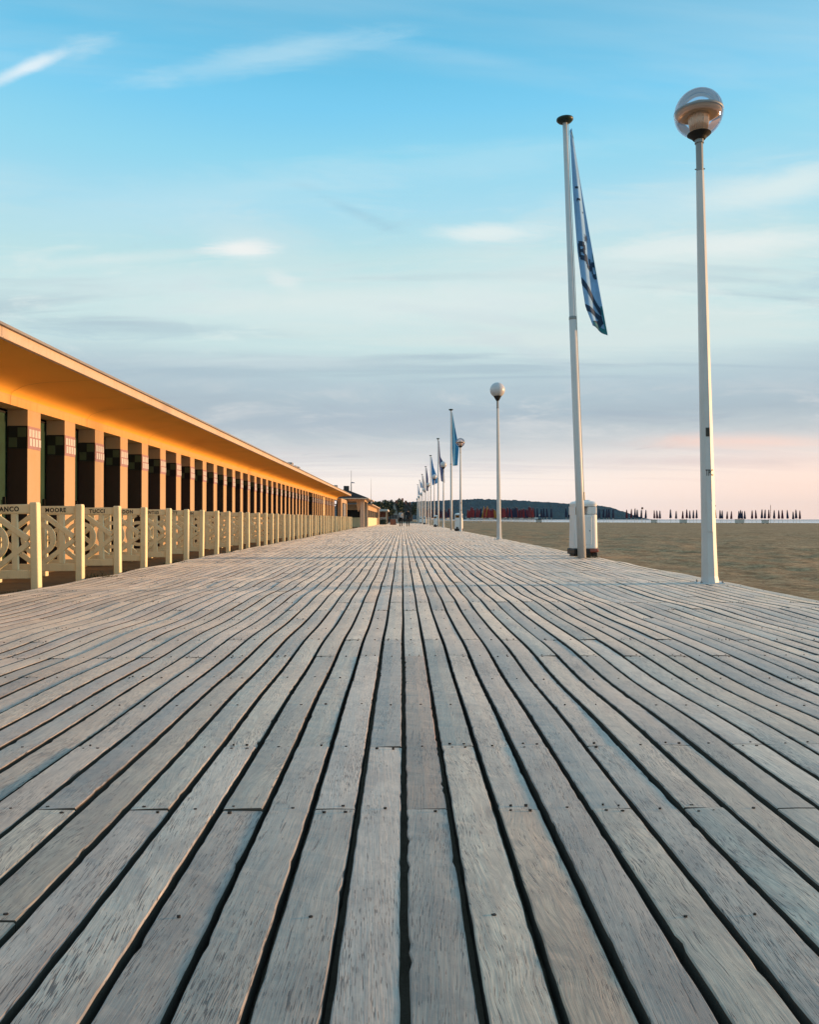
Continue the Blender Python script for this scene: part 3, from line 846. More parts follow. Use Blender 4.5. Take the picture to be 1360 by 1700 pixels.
# ---------------------------------------------------------------- lamp posts
LX = 3.69
def make_lamp(frosted=False):
    root = empty('lamp_post')
    oct_ = math.pi / 8
    bm = bmesh.new(); lathe(bm, [(.106, -.03), (.106, .02), (.096, .09), (.086, .5), (.072, 2.2), (.054, 4.2), (.047, 4.96)], 8, phase=oct_)
    post = obj('post', bm, M['white'], root)
    bm = bmesh.new(); lathe(bm, [(.043, 4.961), (.043, 5.30)], 8, phase=oct_); lathe(bm, [(.054, 5.301), (.054, 5.40)], 12); 
    for s in (-1, 1): tube(bm, (s * .042, 0, 4.99), (s * .058, 0, 4.99), .008, n=6)
    obj('spigot', bm, M['metal'], root)
    zc, Rg = 5.665, .285
    bm = bmesh.new(); box(bm, (-.15, -.15, -.004), (.15, .15, .014)); bevel(bm, .004, 1); pl_ = obj('base_plate', bm, M['white'], root)
    for bx_ in (-1, 1):
        for by_ in (-1, 1):
            bm = bmesh.new(); lathe(bm, [(.013, .0145), (.013, .03), (.006, .031), (.006, .045)], 6, (bx_ * .122, by_ * .122)); obj('bolt', bm, M['metal'], pl_)
    bbox_obj('access_hatch', (-.030, -.0885, .62), (.030, -.0715, .98), M['white'], root, .003)
    bm = bmesh.new()
    if frosted:
        lathe(bm, [(.05, 5.25), (.062, 5.27), (.155, 5.43), (.15, 5.436)], 20)
    else:
        lathe(bm, [(.07, 5.345), (.09, 5.37), (.14, 5.41), (.138, 5.418)], 20)
    obj('globe_seat', bm, M['black'], root)
    bm = bmesh.new(); pr = []
    a0 = -58 if not frosted else -55
    for k in range(25):
        a = R(a0 + (90 - a0) * k / 24); pr.append((max(.001, Rg * math.cos(a)), zc + Rg * math.sin(a)))
    lathe(bm, pr, 32, cap0=False)
    obj('globe', bm, M['frost'] if frosted else M['globe'], root, True)
    if not frosted:
        bm = bmesh.new()
        lathe(bm, [(.122, 5.635), (.20, 5.625), (.255, 5.648), (.2725, 5.678), (.268, 5.684), (.20, 5.655), (.122, 5.662)], 32, cap0=False, cap1=False)
        obj('reflector_dish', bm, M['reflector'], root, True)
        bm = bmesh.new(); lathe(bm, [(.2835, 5.664), (.2875, 5.676), (.2835, 5.69)], 32, cap0=False, cap1=False); obj('joint_ring', bm, M['metal'], root, True)
        bm = bmesh.new(); n = 48
        prv = [[bm.verts.new(((r + (.006 if i % 2 else -.004)) * math.cos(2 * math.pi * i / n), (r + (.006 if i % 2 else -.004)) * math.sin(2 * math.pi * i / n), z)) for i in range(n)] for r, z in ((.09, 5.43), (.115, 5.56), (.115, 5.73), (.11, 5.78))]
        for a, b_ in zip(prv, prv[1:]):
            for i in range(n): bm.faces.new((a[i], a[(i + 1) % n], b_[(i + 1) % n], b_[i]))
        bm.faces.new(prv[-1])
        obj('ribbed_lens', bm, M['lens'], root)
    return root, post
lampA, postA = make_lamp(); lampB, postB = make_lamp(True)
lean = [-1.15, -.7, -.2, .1, .2, 0, 0, 0, 0, 0]
usedA = usedB = False
for k in range(10):
    d = 9.8 + 21.2 * k
    if k in (0, 2):
        r_ = lampA if not usedA else copy_tree(lampA); usedA = True
    else:
        r_ = lampB if not usedB else copy_tree(lampB); usedB = True
    r_.location = (LX + (0, -.02, .04, 0, 0, 0, 0, 0, 0, 0)[k], d, 0); r_.rotation_euler = (0, R(lean[k]), R(22.5 if k == 0 else random.uniform(0, 40)))
    if k == 0: r_.rotation_euler = (0, R(lean[k]), R(-8))
    lab = ('tallest white lamp post in the photograph with a clear globe and black graffiti', 'white lamp post with frosted globe on a black cone, second along the sand edge',
           'third white lamp post along the sand edge, with a golden globe', 'fourth white lamp post along the sand edge, with a grey globe')[k] if k < 4 else 'one of the far white lamp posts beyond the fourth'
    tag(r_, lab, 'lamp post', 'globe lamp posts along the sand edge')
    if k == 0:
        post = [c for c in r_.children if c.name.startswith('post')][0]
        ang = R(22.5)
        # sticker and graffiti lie on the facet that faces the walker
        def on_facet(z, r, w, h, name, m):
            o_ = bbox_obj(name, (-w / 2, -.001, -h / 2), (w / 2, .001, h / 2), m, post, 0)
            o_.location = (0, -r * math.cos(math.pi / 8) - .0015, z); o_.rotation_euler = (R(-.55), 0, 0); return o_
        on_facet(1.81, .0775, .042, .105, 'sticker', M['sticker'])
        me = text_mesh('TPC', .105, offset=.012, spacing=1.08, align='CENTER'); me.materials.append(M['ink'])
        o = bpy.data.objects.new('graffiti', me); o.location = (.010, -.0805 * math.cos(math.pi / 8) - .002, 1.29); o.rotation_euler = (math.pi / 2 - R(.55), 0, 0); o.scale = (.44, 1, 1); link(o, post)

# ---------------------------------------------------------------- flagpoles and flags
FX, FH = 3.54, 8.68
def make_pole():
    root = empty('flagpole')
    bm = bmesh.new(); lathe(bm, [(.082, -.03), (.080, 1.6), (.079, 1.61), (.072, 4.7), (.066, 4.71), (.048, FH - .08)], 16)
    obj('mast', bm, M['white'], root, True)
    bm = bmesh.new(); lathe(bm, [(.074, 4.705), (.076, 4.72), (.074, 4.76), (.068, 4.77)], 16, cap0=False, cap1=False); obj('joint_collar', bm, M['metal'], root, True)
    bm = bmesh.new(); lathe(bm, [(.05, FH - .085), (.13, FH - .06), (.165, FH - .025), (.165, FH + .005), (.10, FH + .035), (.02, FH + .045)], 24); obj('finial', bm, M['cap'], root, True)
    bm = bmesh.new(); tube(bm, (.085, -.02, 1.25), (.062, -.02, FH - .1), .006, .006, 5); obj('halyard', bm, M['house_pale'] if 'house_pale' in M else M['white'], root)
    bm = bmesh.new(); box(bm, (.076, -.035, 1.14), (.10, -.005, 1.30)); bevel(bm, .006, 1); obj('cleat', bm, M['metal'], root)
    return root
pole0 = make_pole()
FD = [16.1, 59.0, 80.3, 101.6, 122.9, 144.2, 165.5, 186.8]
for k, d in enumerate(FD):
    r_ = pole0 if k == 0 else copy_tree(pole0)
    r_.location = (FX, d, 0); r_.rotation_euler = (0, R(-2.15) if k == 0 else R(-.2), 0)
    lab = ('nearest tall white flagpole with a flat dark cap, before the bin', 'second flagpole, just left of the lamp with the golden globe', 'third flagpole, beside the second bin from the far lamps')[k] if k < 3 else 'one of the far white flagpoles beyond the third'
    tag(r_, lab, 'flagpole', 'white flagpoles along the sand edge')

def lerp(pts, t):
    for (a, va), (b_, vb) in zip(pts, pts[1:]):
        if a <= t <= b_:
            s = (t - a) / (b_ - a); return va + (vb - va) * s
    return pts[-1][1]

class FlagShape:
    """a cloth hung from the masthead: left and right edges as (drop, sideways) curves, folds in depth"""
    def __init__(s, left, right, length, depth, folds, seed):
        s.l, s.r, s.len, s.dep, s.f, s.seed = left, right, length, depth, folds, seed
    def at(s, u, v, out=0.0):
        xl, zl = lerp(s.l[0], v), lerp(s.l[1], v); xr, zr = lerp(s.r[0], v), lerp(s.r[1], v)
        w = xr - xl
        fold = math.sin(u * s.f * math.pi + v * 3 + s.seed) * min(.055, .02 + w * .12) * min(1, v * 3)
        x = xl + w * u + .10 * fold * (u * (1 - u) * 4)
        y = .06 + u * s.dep * (.15 + .85 * v) + fold
        z = zl + (zr - zl) * u
        p = Vector((x, y, z))
        if out:
            e = .004
            n_ = (s.at(min(1, u + e), v) - s.at(max(0, u - e), v)).cross(s.at(u, min(1, v + e)) - s.at(u, max(0, v - e)))
            n_.normalize()
            if n_.y > 0: n_ = -n_
            p += n_ * out
        return p
    def mesh(s, nu=16, nv=48, mi=0):
        bm = bmesh.new(); g = [[bm.verts.new(s.at(i / nu, j / nv)) for i in range(nu + 1)] for j in range(nv + 1)]
        for j in range(nv):
            for i in range(nu): bm.faces.new((g[j][i], g[j][i + 1], g[j + 1][i + 1], g[j + 1][i])).material_index = mi
        return bm
    def stroke(s, bm, pts, w_u, w_v):
        """thick line in cloth coordinates"""
        for (a, b_) in zip(pts, pts[1:]):
            du, dv = b_[0] - a[0], b_[1] - a[1]
            # work in metres so that strokes keep their thickness
            au, av = .9, s.len
            L_ = math.hypot(du * au, dv * av)
            nu_, nv_ = -dv * av / L_ * w_u / au, du * au / L_ * w_v / av
            n = max(2, int(L_ / .08)); prev = None
            for k in range(n + 1):
                t = k / n; u, v = a[0] + du * t, a[1] + dv * t
                q = [bm.verts.new(s.at(max(0, min(1, u + sg * nu_)), max(0, min(1, v + sg * nv_)), .012)) for sg in (-1, 1)]
                if prev: bm.faces.new((prev[0], prev[1], q[1], q[0]))
                prev = q

def thick(o, t=.004):
    m = o.modifiers.new('cloth', 'SOLIDIFY'); m.thickness = t; m.offset = 0
    return o

def px_edges(ptsL, ptsR, d):
    """edges read off along the mast: (pixel x, pixel y) at distance d -> offsets in metres"""
    def cv(pts):
        y0, y1 = pts[0][1], pts[-1][1]
        X = [((y - y0) / (y1 - y0), (x - 668) / 1360 * d) for x, y in pts]; Z = [((y - y0) / (y1 - y0), CAM_H + (861.5 - y) / 1360 * d) for x, y in pts]
        return X, Z
    return cv(ptsL), cv(ptsR)

eL, eR = px_edges([(944, 222), (949, 310), (957, 420), (963, 470), (969, 512), (981, 544)], [(947.5, 217), (964, 310), (980, 400), (992, 470), (1008, 558)], 16.3)
fs = FlagShape(eL, eR, 4.0, .14, 2.2, .6)
bm = fs.mesh(18, 60)
flag = obj('flag', bm, M['flag_lilac'], None, True); 
for v in flag.data.vertices: v.co.y += 16.02
thick(flag)
def flag_marks(parent):
    for m, strokes in ((M['flag_navy'], [
            ([(.12, .575), (.12, .645), (.42, .650), (.42, .622), (.30, .612), (.42, .603), (.42, .578), (.12, .575)], .05),
            ([(.14, .611), (.32, .612)], .03),
            ([(.48, .625), (.48, .672), (.58, .686), (.70, .682), (.70, .634)], .05),
            ([(.98, .660), (.86, .654), (.78, .668), (.78, .705), (.86, .718), (.98, .714)], .05),
            ([(.0, .765), (.45, .83), (.92, .895)], .075), ([(.0, .905), (.42, .915), (.88, .928), (.55, .965), (.12, .99)], .07),
            ([(.25, .29), (.5, .292)], .02), ([(.3, .35), (.55, .352)], .02), ([(.3, .352), (.3, .362)], .02), ([(.62, .41), (.70, .411)], .015),
            ([(.55, .52), (.6, .54), (.7, .52), (.75, .54)], .014), ([(.5, .535), (.55, .555), (.65, .535), (.7, .555)], .014)]),
            (M['flag_teal'], [([(.97, .86), (.97, .995)], .05), ([(.10, .985), (.98, .985)], .05), ([(.985, .60), (.985, .72)], .02), ([(.5, .012), (.98, .05)], .02)])):
        for pts, w in strokes:
            bm = bmesh.new(); fs.stroke(bm, pts, w, w)
            o_ = obj('printed_mark', bm, m, parent)
            for v in o_.data.vertices: v.co.y += 16.02
flag_marks(flag)
tag(flag, 'long lilac-blue flag with navy letters and zigzag, hanging from the nearest flagpole', 'flag', 'flags on the flagpoles')

FAR = [  # pole index, colour, left edge, right edge (pixels), label
    (1, 'flag_sea', [(750, 677), (750.5, 730), (752, 766)], [(750.8, 677), (755, 710), (758.5, 735), (757, 765)], 'plain teal flag on the second flagpole'),
    (2, 'flag_dark', [(725, 733), (725.5, 770), (729, 800)], [(725.6, 733), (727, 760), (731, 770), (732, 803)], 'ragged violet and white flag on the third flagpole'),
    (3, 'flag_blue', [(717, 748), (717.5, 780), (719, 795)], [(717.6, 748), (720, 765), (725, 784), (726, 790)], 'bright blue flag left of the ragged one'),
    (4, 'flag_dark', [(707.5, 777), (707.6, 800), (708, 815)], [(708, 777), (710, 795), (710.2, 816)], 'narrow dark flag hanging straight, fifth from the front'),
    (5, 'flag_pale', [(697.5, 795), (697.7, 810), (698, 818)], [(698, 795), (700, 808), (701, 826)], 'small pale flag, sixth from the front'),
    (6, 'flag_blue', [(690, 818), (690.5, 824), (691, 829)], [(690.4, 818), (694, 828), (695, 830)], 'small blue flag blown sideways, seventh from the front'),
    (7, 'flag_blue', [(694.7, 814), (694.9, 824), (695, 829)], [(695, 814), (696, 824), (696.5, 831)], 'smallest blue flag, farthest of the row')]
for k, mname, l_, r2_, lab in FAR:
    d = FD[k]; polex = 668 + 1360 * FX / d
    dx = polex - l_[0][0] + .6
    eL, eR = px_edges([(x + dx, y) for x, y in l_], [(polex + .6 + (x - l_[0][0]) * 1.45, y) for x, y in r2_], d)
    top = lerp(eL[1], 0); want = FH - .2
    eL = (eL[0], [(t, z + want - top) for t, z in eL[1]]); eR = (eR[0], [(t, z + want - top) for t, z in eR[1]])
    f_ = FlagShape(eL, eR, 3.5, .2, 2.4, k)
    o = obj('flag', f_.mesh(10, 30), M[mname], None, True)
    for v in o.data.vertices: v.co.y += d
    thick(o); tag(o, lab, 'flag', 'flags on the flagpoles')

# ---------------------------------------------------------------- litter bins
def make_bin():
    root = empty('litter_bin')
    W, D, H = .262, .24, 1.06
    def outline(w, d, r=.11, n=5):
        pts = []
        for cx, cy, a0 in ((w - r, -d + r, -90), (w - r, d - r, 0), (-w + r, d - r, 90), (-w + r, -d + r, 180)):
            for k in range(n + 1):
                a = R(a0 + 90 * k / n); pts.append((cx + r * math.cos(a), cy + r * math.sin(a)))
        return pts
    def shell(bm, levels, mi=0, cap=True):
        rings = [[bm.verts.new((x, y, z)) for x, y in outline(w, d, r)] for w, d, r, z in levels]
        n = len(rings[0])
        for a, b_ in zip(rings, rings[1:]):
            for i in range(n): bm.faces.new((a[i], a[(i + 1) % n], b_[(i + 1) % n], b_[i])).material_index = mi
        if cap: bm.faces.new(rings[-1]).material_index = mi
        bm.faces.new(rings[0][::-1]).material_index = mi
    # body with a slot left open at the upper left of the front
    bm = bmesh.new(); shell(bm, [(W - .005, D - .005, .11, .13), (W, D, .11, .15), (W - .012, D - .012, .11, .835)])
    body = obj('body', bm, M['binwhite'], root, False)
    bbox_obj('door_panel', (-W + .075, -D - .004, .21), (.10, -D + .012, .80), M['binwhite'], body, .004)
    bm = bmesh.new(); tube(bm, (.06, -D - .0045, .5), (.06, -D - .012, .5), .014, n=10); obj('lock', bm, M['metal'], body)
    # slot surround: corner posts and a back plate between body and lid
    zz0, zz1 = .836, 1.01
    bm = bmesh.new(); box(bm, (.02, -D + .025, zz0), (W - .03, D - .03, zz1)); bevel(bm, .03, 2); obj('slot_cheek', bm, M['binwhite'], root)
    bm = bmesh.new(); box(bm, (-W + .016, -D + .05, zz0), (-W + .035, D - .03, zz1)); obj('slot_side', bm, M['binwhite'], root)
    bm = bmesh.new(); box(bm, (-W + .036, D - .06, zz0), (.019, D - .03, zz1)); obj('slot_back', bm, M['slot_glow'], root)
    bm = bmesh.new(); shell(bm, [(W - .012, D - .012, .11, 1.011), (W - .008, D - .008, .11, 1.06), (W - .022, D - .022, .11, 1.095), (W - .06, D - .06, .10, 1.115), (W - .10, D - .10, .09, 1.12), (W - .11, D - .11, .09, 1.14), (W - .15, D - .15, .07, 1.148)])
    obj('lid', bm, M['binwhite'], root)
    bm = bmesh.new(); box(bm, (-W - .012, -D - .012, .0), (.03, D + .012, .1285)); bevel(bm, .02, 2); obj('base_block', bm, M['black'], root)
    bm = bmesh.new(); box(bm, (.031, -D + .01, .045), (W + .004, D - .01, .128)); bevel(bm, .03, 2); obj('base_shoe', bm, M['red_base'], root)
    bm = bmesh.new(); box(bm, (-.17, -D - .05, -.05), (-.07, -D - .013, .24)); box(bm, (-.22, -D - .045, -.05), (.05, -D - .0125, .115)); obj('anchor_bracket', bm, M['black'], root)
    for s in (-1, 1):
        bm = bmesh.new(); box(bm, (s * .2 - .05, -.15, -.045), (s * .2 + .05, .15, .0395)); obj('foot', bm, M['black'], root)
    return root
bin0 = make_bin()
for k, (x, d, rz, lab) in enumerate(((3.83, 17.3, 6, 'white enamel litter bin right behind the nearest flagpole'), (3.70, 53.6, 0, 'white litter bin behind the lamp with the golden globe'),
                                     (3.42, 82.3, 0, 'white litter bin beside the third flagpole'), (3.45, 124.5, 0, 'farthest-but-one small white litter bin, by the fifth flag'), (3.40, 147, 0, 'farthest small white litter bin in the row'))):
    r_ = bin0 if k == 0 else copy_tree(bin0)
    r_.location = (x, d, .03); r_.rotation_euler = (0, 0, R(rz)); tag(r_, lab, 'litter bin', 'white litter bins along the sand edge')

# ---------------------------------------------------------------- portal, far cabins and pavilion on the left
def hip_roof(bm, x0, x1, y0, y1, z0, z1, inset, mi=0):
    a = [bm.verts.new(p) for p in ((x0, y0, z0), (x1, y0, z0), (x1, y1, z0), (x0, y1, z0))]
    xm0, ym0, ym1 = (x0 + x1) / 2, y0 + inset, y1 - inset
    t = [bm.verts.new((xm0, ym0, z1)), bm.verts.new((xm0, ym1, z1))]
    for f in ((a[0], a[1], t[0]), (a[1], a[2], t[1], t[0]), (a[2], a[3], t[1]), (a[3], a[0], t[0], t[1]), (a[3], a[2], a[1], a[0])): bm.faces.new(f).material_index = mi

portal = tag(empty('entrance_portal', (-4.6, 76, 0)), 'small cream portal with bracketed pillars and dark hipped roof ending the cabin row', 'building')
PO = Vector(portal.location)
def ppart(name, boxes, m, parent=portal, org=PO, bw=.0):
    bm = bmesh.new()
    for a, b_ in boxes: box(bm, a, b_)
    if bw: bevel(bm, bw, 1)
    bmesh.ops.translate(bm, verts=list(bm.verts), vec=-org)
    return obj(name, bm, m, parent)
ppart('side_wall', [((-5.5, 69.8, -.06), (-5.2, 77.2, 2.55))], M['wall'])
w_ = ppart('window', [((-5.199, 71.0, .95), (-5.17, 75.8, 2.2))], M['frame']); ppart('pane', [((-5.169, 72.0, 1.0), (-5.16, 74.6, 2.15))], M['pane_pale'], w_)
for yy in (77.4, 84.0):
    ppart('pillar', [((-3.98, yy, -.06), (-3.60, yy + .5, 2.45))], M['fascia'])
    bm = bmesh.new()
    for dz in (0,):
        prism(bm, [(-3.99, 2.45), (-3.99, 1.95), (-4.12, 1.5), (-4.2, 1.5), (-4.35, 2.45)], 'y', yy + .1, yy + .4)
    bmesh.ops.translate(bm, verts=list(bm.verts), vec=-PO); obj('bracket', bm, M['wall'], portal)
ppart('back_wall', [((-6.2, 77.3, -.06), (-6.0, 84.6, 2.5))], M['house_dark'])
ppart('cross_beam', [((-6.0, 77.35, 2.451), (-3.55, 84.7, 2.66))], M['wall'])
ppart('lower_eave', [((-6.3, 76.6, 2.661), (-3.15, 81.2, 2.76))], M['fascia']); ppart('lower_eave', [((-6.3, 81.3, 2.60), (-2.95, 86.2, 2.70))], M['fascia'])
bm = bmesh.new(); hip_roof(bm, -7.7, -3.2, 76.7, 81.1, 2.77, 3.65, 1.2); bmesh.ops.translate(bm, verts=list(bm.verts), vec=-PO); rf = obj('roof', bm, M['roof'], portal)
bm = bmesh.new(); hip_roof(bm, -7.4, -3.1, 81.35, 86.1, 2.71, 3.35, 1.6); bmesh.ops.translate(bm, verts=list(bm.verts), vec=-PO); obj('roof', bm, M['roof'], portal)
ppart('chimney', [((-5.6, 78.2, 3.5), (-5.1, 78.7, 3.95))], M['house_dark'], rf)

mast = tag(empty('signal_mast', (-4.95, 79.5, 3.4)), 'thin dark mast with a small pennant on the portal roof', 'mast')
bm = bmesh.new(); lathe(bm, [(.055, -.15), (.045, .9), (.02, 1.0), (.016, 2.1)], 8); obj('pole', bm, M['metal'], mast)
bm = bmesh.new(); prism(bm, [(.016, .98), (.32, .93), (.34, .86), (.016, .88)], 'y', -.006, .006); obj('pennant', bm, M['flag_dark'], mast)
mast2 = empty('aerial_mast', (-3.35, 88, 0)); bm = bmesh.new(); lathe(bm, [(.03, 2.2), (.02, 3.2), (.009, 4.9)], 6); obj('pole', bm, M['metal'], mast2)
bm = bmesh.new(); lathe(bm, [(.10, 2.1), (.10, 2.2)], 8); obj('foot', bm, M['metal'], mast2)
tag(mast2, 'faint thin aerial above the farther cabin roof', 'mast'); mast2.location.z = .25

far_block = tag(empty('far_cabin_block', (-3.6, 100, 0)), 'lower second row of cabins beyond the portal, dark windows over a cream wall', 'building')
FO = Vector(far_block.location)
ppart('wall', [((-7, 86.6, -.06), (-3.62, 118, .95))], M['cream'], far_block, FO)
ppart('window_band', [((-7, 87.2, .951), (-3.72, 117.4, 1.75))], M['frame'], far_block, FO)
ppart('upper_wall', [((-7, 86.6, 1.751), (-3.62, 118, 2.28))], M['wall'], far_block, FO)
for yy in (86.6, 92, 98, 104, 110, 117.6): ppart('pillar', [((-3.70, yy, .951), (-3.60, yy + .4, 1.75))], M['wall'], far_block, FO)
ppart('corner_pillar', [((-3.6, 117.2, -.06), (-3.30, 118.2, 2.28))], M['fascia'], far_block, FO)
ppart('eave', [((-7.2, 86.4, 2.281), (-3.15, 118.4, 2.38))], M['fascia'], far_block, FO)
bm = bmesh.new(); hip_roof(bm, -7.1, -3.25, 87, 118, 2.381, 3.2, 3); bmesh.ops.translate(bm, verts=list(bm.verts), vec=-FO); obj('roof', bm, M['roof'], far_block)

pav = tag(empty('beach_bar', (-4, 130, 0)), 'small open bar with pale flat canopy and wooden posts', 'kiosk')
VO = Vector(pav.location)
ppart('canopy', [((-7.5, 124, 2.0), (-2.2, 140, 2.3))], M['house_pale'], pav, VO)
for x in (-7.2, -5.5, -3.9, -2.5):
    ppart('post', [((x, 124.3, -.06), (x + .22, 124.6, 2.0))], M['wall'], pav, VO)
ppart('rear_wall', [((-7.4, 139, -.06), (-2.4, 139.3, 1.99))], M['terracotta'], pav, VO)
ppart('counter', [((-7.0, 130, -.06), (-2.6, 130.6, 1.1))], M['house_pale'], pav, VO)

def leaf_cloud(bm, c, r, n, size, mi=0, flat=.8):
    for _ in range(n):
        d = Vector((random.gauss(0, 1), random.gauss(0, 1), random.gauss(0, 1))).normalized() * (random.random() ** .45)
        p = Vector(c) + Vector((d.x * r[0], d.y * r[1], d.z * r[2]))
        a = Vector((random.gauss(0, 1), random.gauss(0, 1), random.gauss(0, 1))).normalized(); b_ = a.orthogonal().normalized(); s = size * random.uniform(.6, 1.4)
        c_ = a.cross(b_) * s * .6; b_ = b_ * s
        bm.faces.new([bm.verts.new(p + q) for q in (b_, c_, -b_, -c_)]).material_index = mi

hd = empty('clipped_hedge', (-3.0, 121, 0)); bm = bmesh.new(); box(bm, (-1.5, -1.4, -.06), (.55, 1.4, .72)); obj('core', bm, M['hedge'], hd)
bm = bmesh.new()
for _ in range(900):
    p = Vector((random.uniform(-1.55, .6), random.uniform(-1.45, 1.45), random.uniform(0, .78))); leaf_cloud(bm, p, (.05, .05, .04), 1, .07)
obj('leaves', bm, M['hedge'], hd); tag(hd, 'low black-green hedge in front of the beach bar', 'hedge')

sgn = empty('sandwich_board', (-1.25, 112, 0)); bm = bmesh.new()
prism(bm, [(-.42, -.03), (.42, -.03), (.38, .78), (-.38, .78)], 'y', -.25, -.21); obj('panel', bm, M['terracotta'], sgn)
bm = bmesh.new(); prism(bm, [(-.42, -.03), (.42, -.03), (.38, .78), (-.38, .78)], 'y', .21, .25); obj('panel', bm, M['terracotta'], sgn)
bm = bmesh.new(); box(bm, (-.36, -.209, .70), (.36, .209, .74)); obj('hinge_bar', bm, M['black'], sgn)
tag(sgn, 'small rust-red standing board left of the two walkers', 'sign')

# ---------------------------------------------------------------- far houses and trees beyond the boardwalk's end
def house(name, x, y, w, dp, h, rh, wall, roof, label, gable='y', chim=True):
    root = empty(name, (x, y, -.1)); tag(root, label, 'house', 'houses behind the boardwalk')
    bm = bmesh.new(); box(bm, (-w / 2, 0, 0), (w / 2, dp, h))
    if gable == 'y': prism(bm, [(-w / 2, h), (w / 2, h), (0, h + rh * .94)], 'y', .02, dp - .02)
    obj('wall', bm, wall, root)
    bm = bmesh.new(); e = .35
    if gable == 'y':
        for s in (-1, 1):
            prism(bm, [(0, h + rh), (s * (w / 2 + e), h - e * rh / (w / 2)), (s * (w / 2 + e), h - e * rh / (w / 2) + .28), (0, h + rh + .28)], 'y', -e, dp + e)
    else:
        for s in (0, 1):
            prism(bm, [(dp / 2, h + rh), (-e if s else dp + e, h - .2), (-e if s else dp + e, h + .08), (dp / 2, h + rh + .28)], 'x', -w / 2 - e, w / 2 + e)
    rf_ = obj('roof', bm, roof, root)
    if chim:
        bm = bmesh.new(); box(bm, (w * .2, dp * .3, h + rh * .3), (w * .2 + .8, dp * .3 + .7, h + rh * .85 + .5)); obj('chimney', bm, M['terracotta'], rf_)
    nw = max(2, int(w / 2.4))
    for fl in range(max(1, int(h / 3))):
        for i in range(nw):
            xx = -w / 2 + (i + .5) * w / nw
            f = obj_box('window', (xx - .5, -.05, fl * 3 + .9), (xx + .5, -.001, fl * 3 + 2.3), M['house_pale'], root)
            obj_box('pane', (xx - .4, -.075, fl * 3 + 1.0), (xx + .4, -.051, fl * 3 + 2.2), M['pane'], f)
    return root
def obj_box(name, a, b_, m, parent):
    bm = bmesh.new(); box(bm, a, b_); return obj(name, bm, m, parent)
house('villa', -3.4, 262, 5.5, 9, 3.6, 3.4, M['house_dark'], M['slate'], 'dark gabled villa directly behind the two walkers')
house('villa', -.6, 300, 7.5, 9, 4.2, 3.6, M['house_dark'], M['slate'], 'broad dark slate-roofed villa right of the pale gable')
house('villa', -2.4, 250, 1.9, 5, 3.0, 3.0, M['house_pale'], M['slate'], 'narrow pale gable squeezed among the dark villas', chim=False)
house('villa', -1.2, 330, 4.4, 8, 7.0, 2.2, M['house_pale'], M['terracotta'], 'tall pale house with a red roof rising above the villas')
house('villa', 2.0, 345, 4.0, 8, 6.0, 2.0, M['house_dark'], M['slate'], 'dark house half hidden by the farthest flagpoles')
house('villa', -11.0, 320, 5.5, 8, 3.2, 1.8, M['house_pale'], M['slate'], 'low pale house under the trees behind the bar', 'x')

def tree(x, y, h, r, label, n=700):
    root = empty('tree', (x, y, -.1)); tag(root, label, 'tree', 'trees behind the bar')
    bm = bmesh.new(); tube(bm, (0, 0, 0), (.1, 0, h * .45), .28, .18, 8); 
    for k in range(5):
        a = k * 1.26; tube(bm, (.08, 0, h * .38), (.08 + math.cos(a) * r * .5, math.sin(a) * r * .5, h * (.55 + .06 * k)), .13, .05, 6)
    obj('trunk', bm, M['bark'], root)
    bm = bmesh.new()
    for k in range(11):
        a = random.uniform(0, 6.3); rr = r * random.uniform(.1, .75); zz = h * random.uniform(.42, .86)
        leaf_cloud(bm, (math.cos(a) * rr, math.sin(a) * rr, zz), (r * .42, r * .42, h * .15), n // 11 * 2, .30)
    obj('crown', bm, M['leaf'], root)
tl = ['leftmost dark tree over the far cabin roof', 'second dark tree from the left behind the bar', 'middle dark tree of the clump behind the bar', 'lower dark tree left of the villas', 'dark tree touching the dark villa', 'small tree at the right end behind the walkers']
for (px, d, ty, r), lab in zip(((621, 230, 827, 3.4), (631, 240, 825, 3.8), (641, 250, 829, 3.6), (650, 256, 832, 3.0), (657, 275, 829, 3.2), (684, 380, 832, 4.2)), tl):
    tree(px_to(px, d), d, py_to(ty, d), r, lab)

# small town houses at the foot of the headland
def cottage(): 
    bm = bmesh.new(); box(bm, (-5, 0, 0), (5, 8, 6), 0)
    prism(bm, [(-5.6, 5.7), (5.6, 5.7), (0, 9.5)], 'y', -.4, 8.4, 1)
    me = bpy.data.meshes.new('house'); bm.to_mesh(me); bm.free(); me.materials.append(M['house_pale']); me.materials.append(M['slate']); return me
cm = cottage()
for k in range(26):
    px = random.choice([random.uniform(776, 818), random.uniform(776, 818), random.uniform(820, 900), random.uniform(690, 770)])
    d = random.uniform(3150, 3390); o = bpy.data.objects.new('house', cm); link(o)
    o.location = (px_to(px, d), d, max(0, py_to(random.uniform(850, 861), d)) if d > 3300 else random.uniform(0, 4)); s = random.uniform(.8, 1.5); o.scale = (s, s, s); o.rotation_euler = (0, 0, random.uniform(-.6, .6))
    tag(o, 'one of the tiny pale houses at the foot of the headland', 'house', 'tiny houses under the headland')

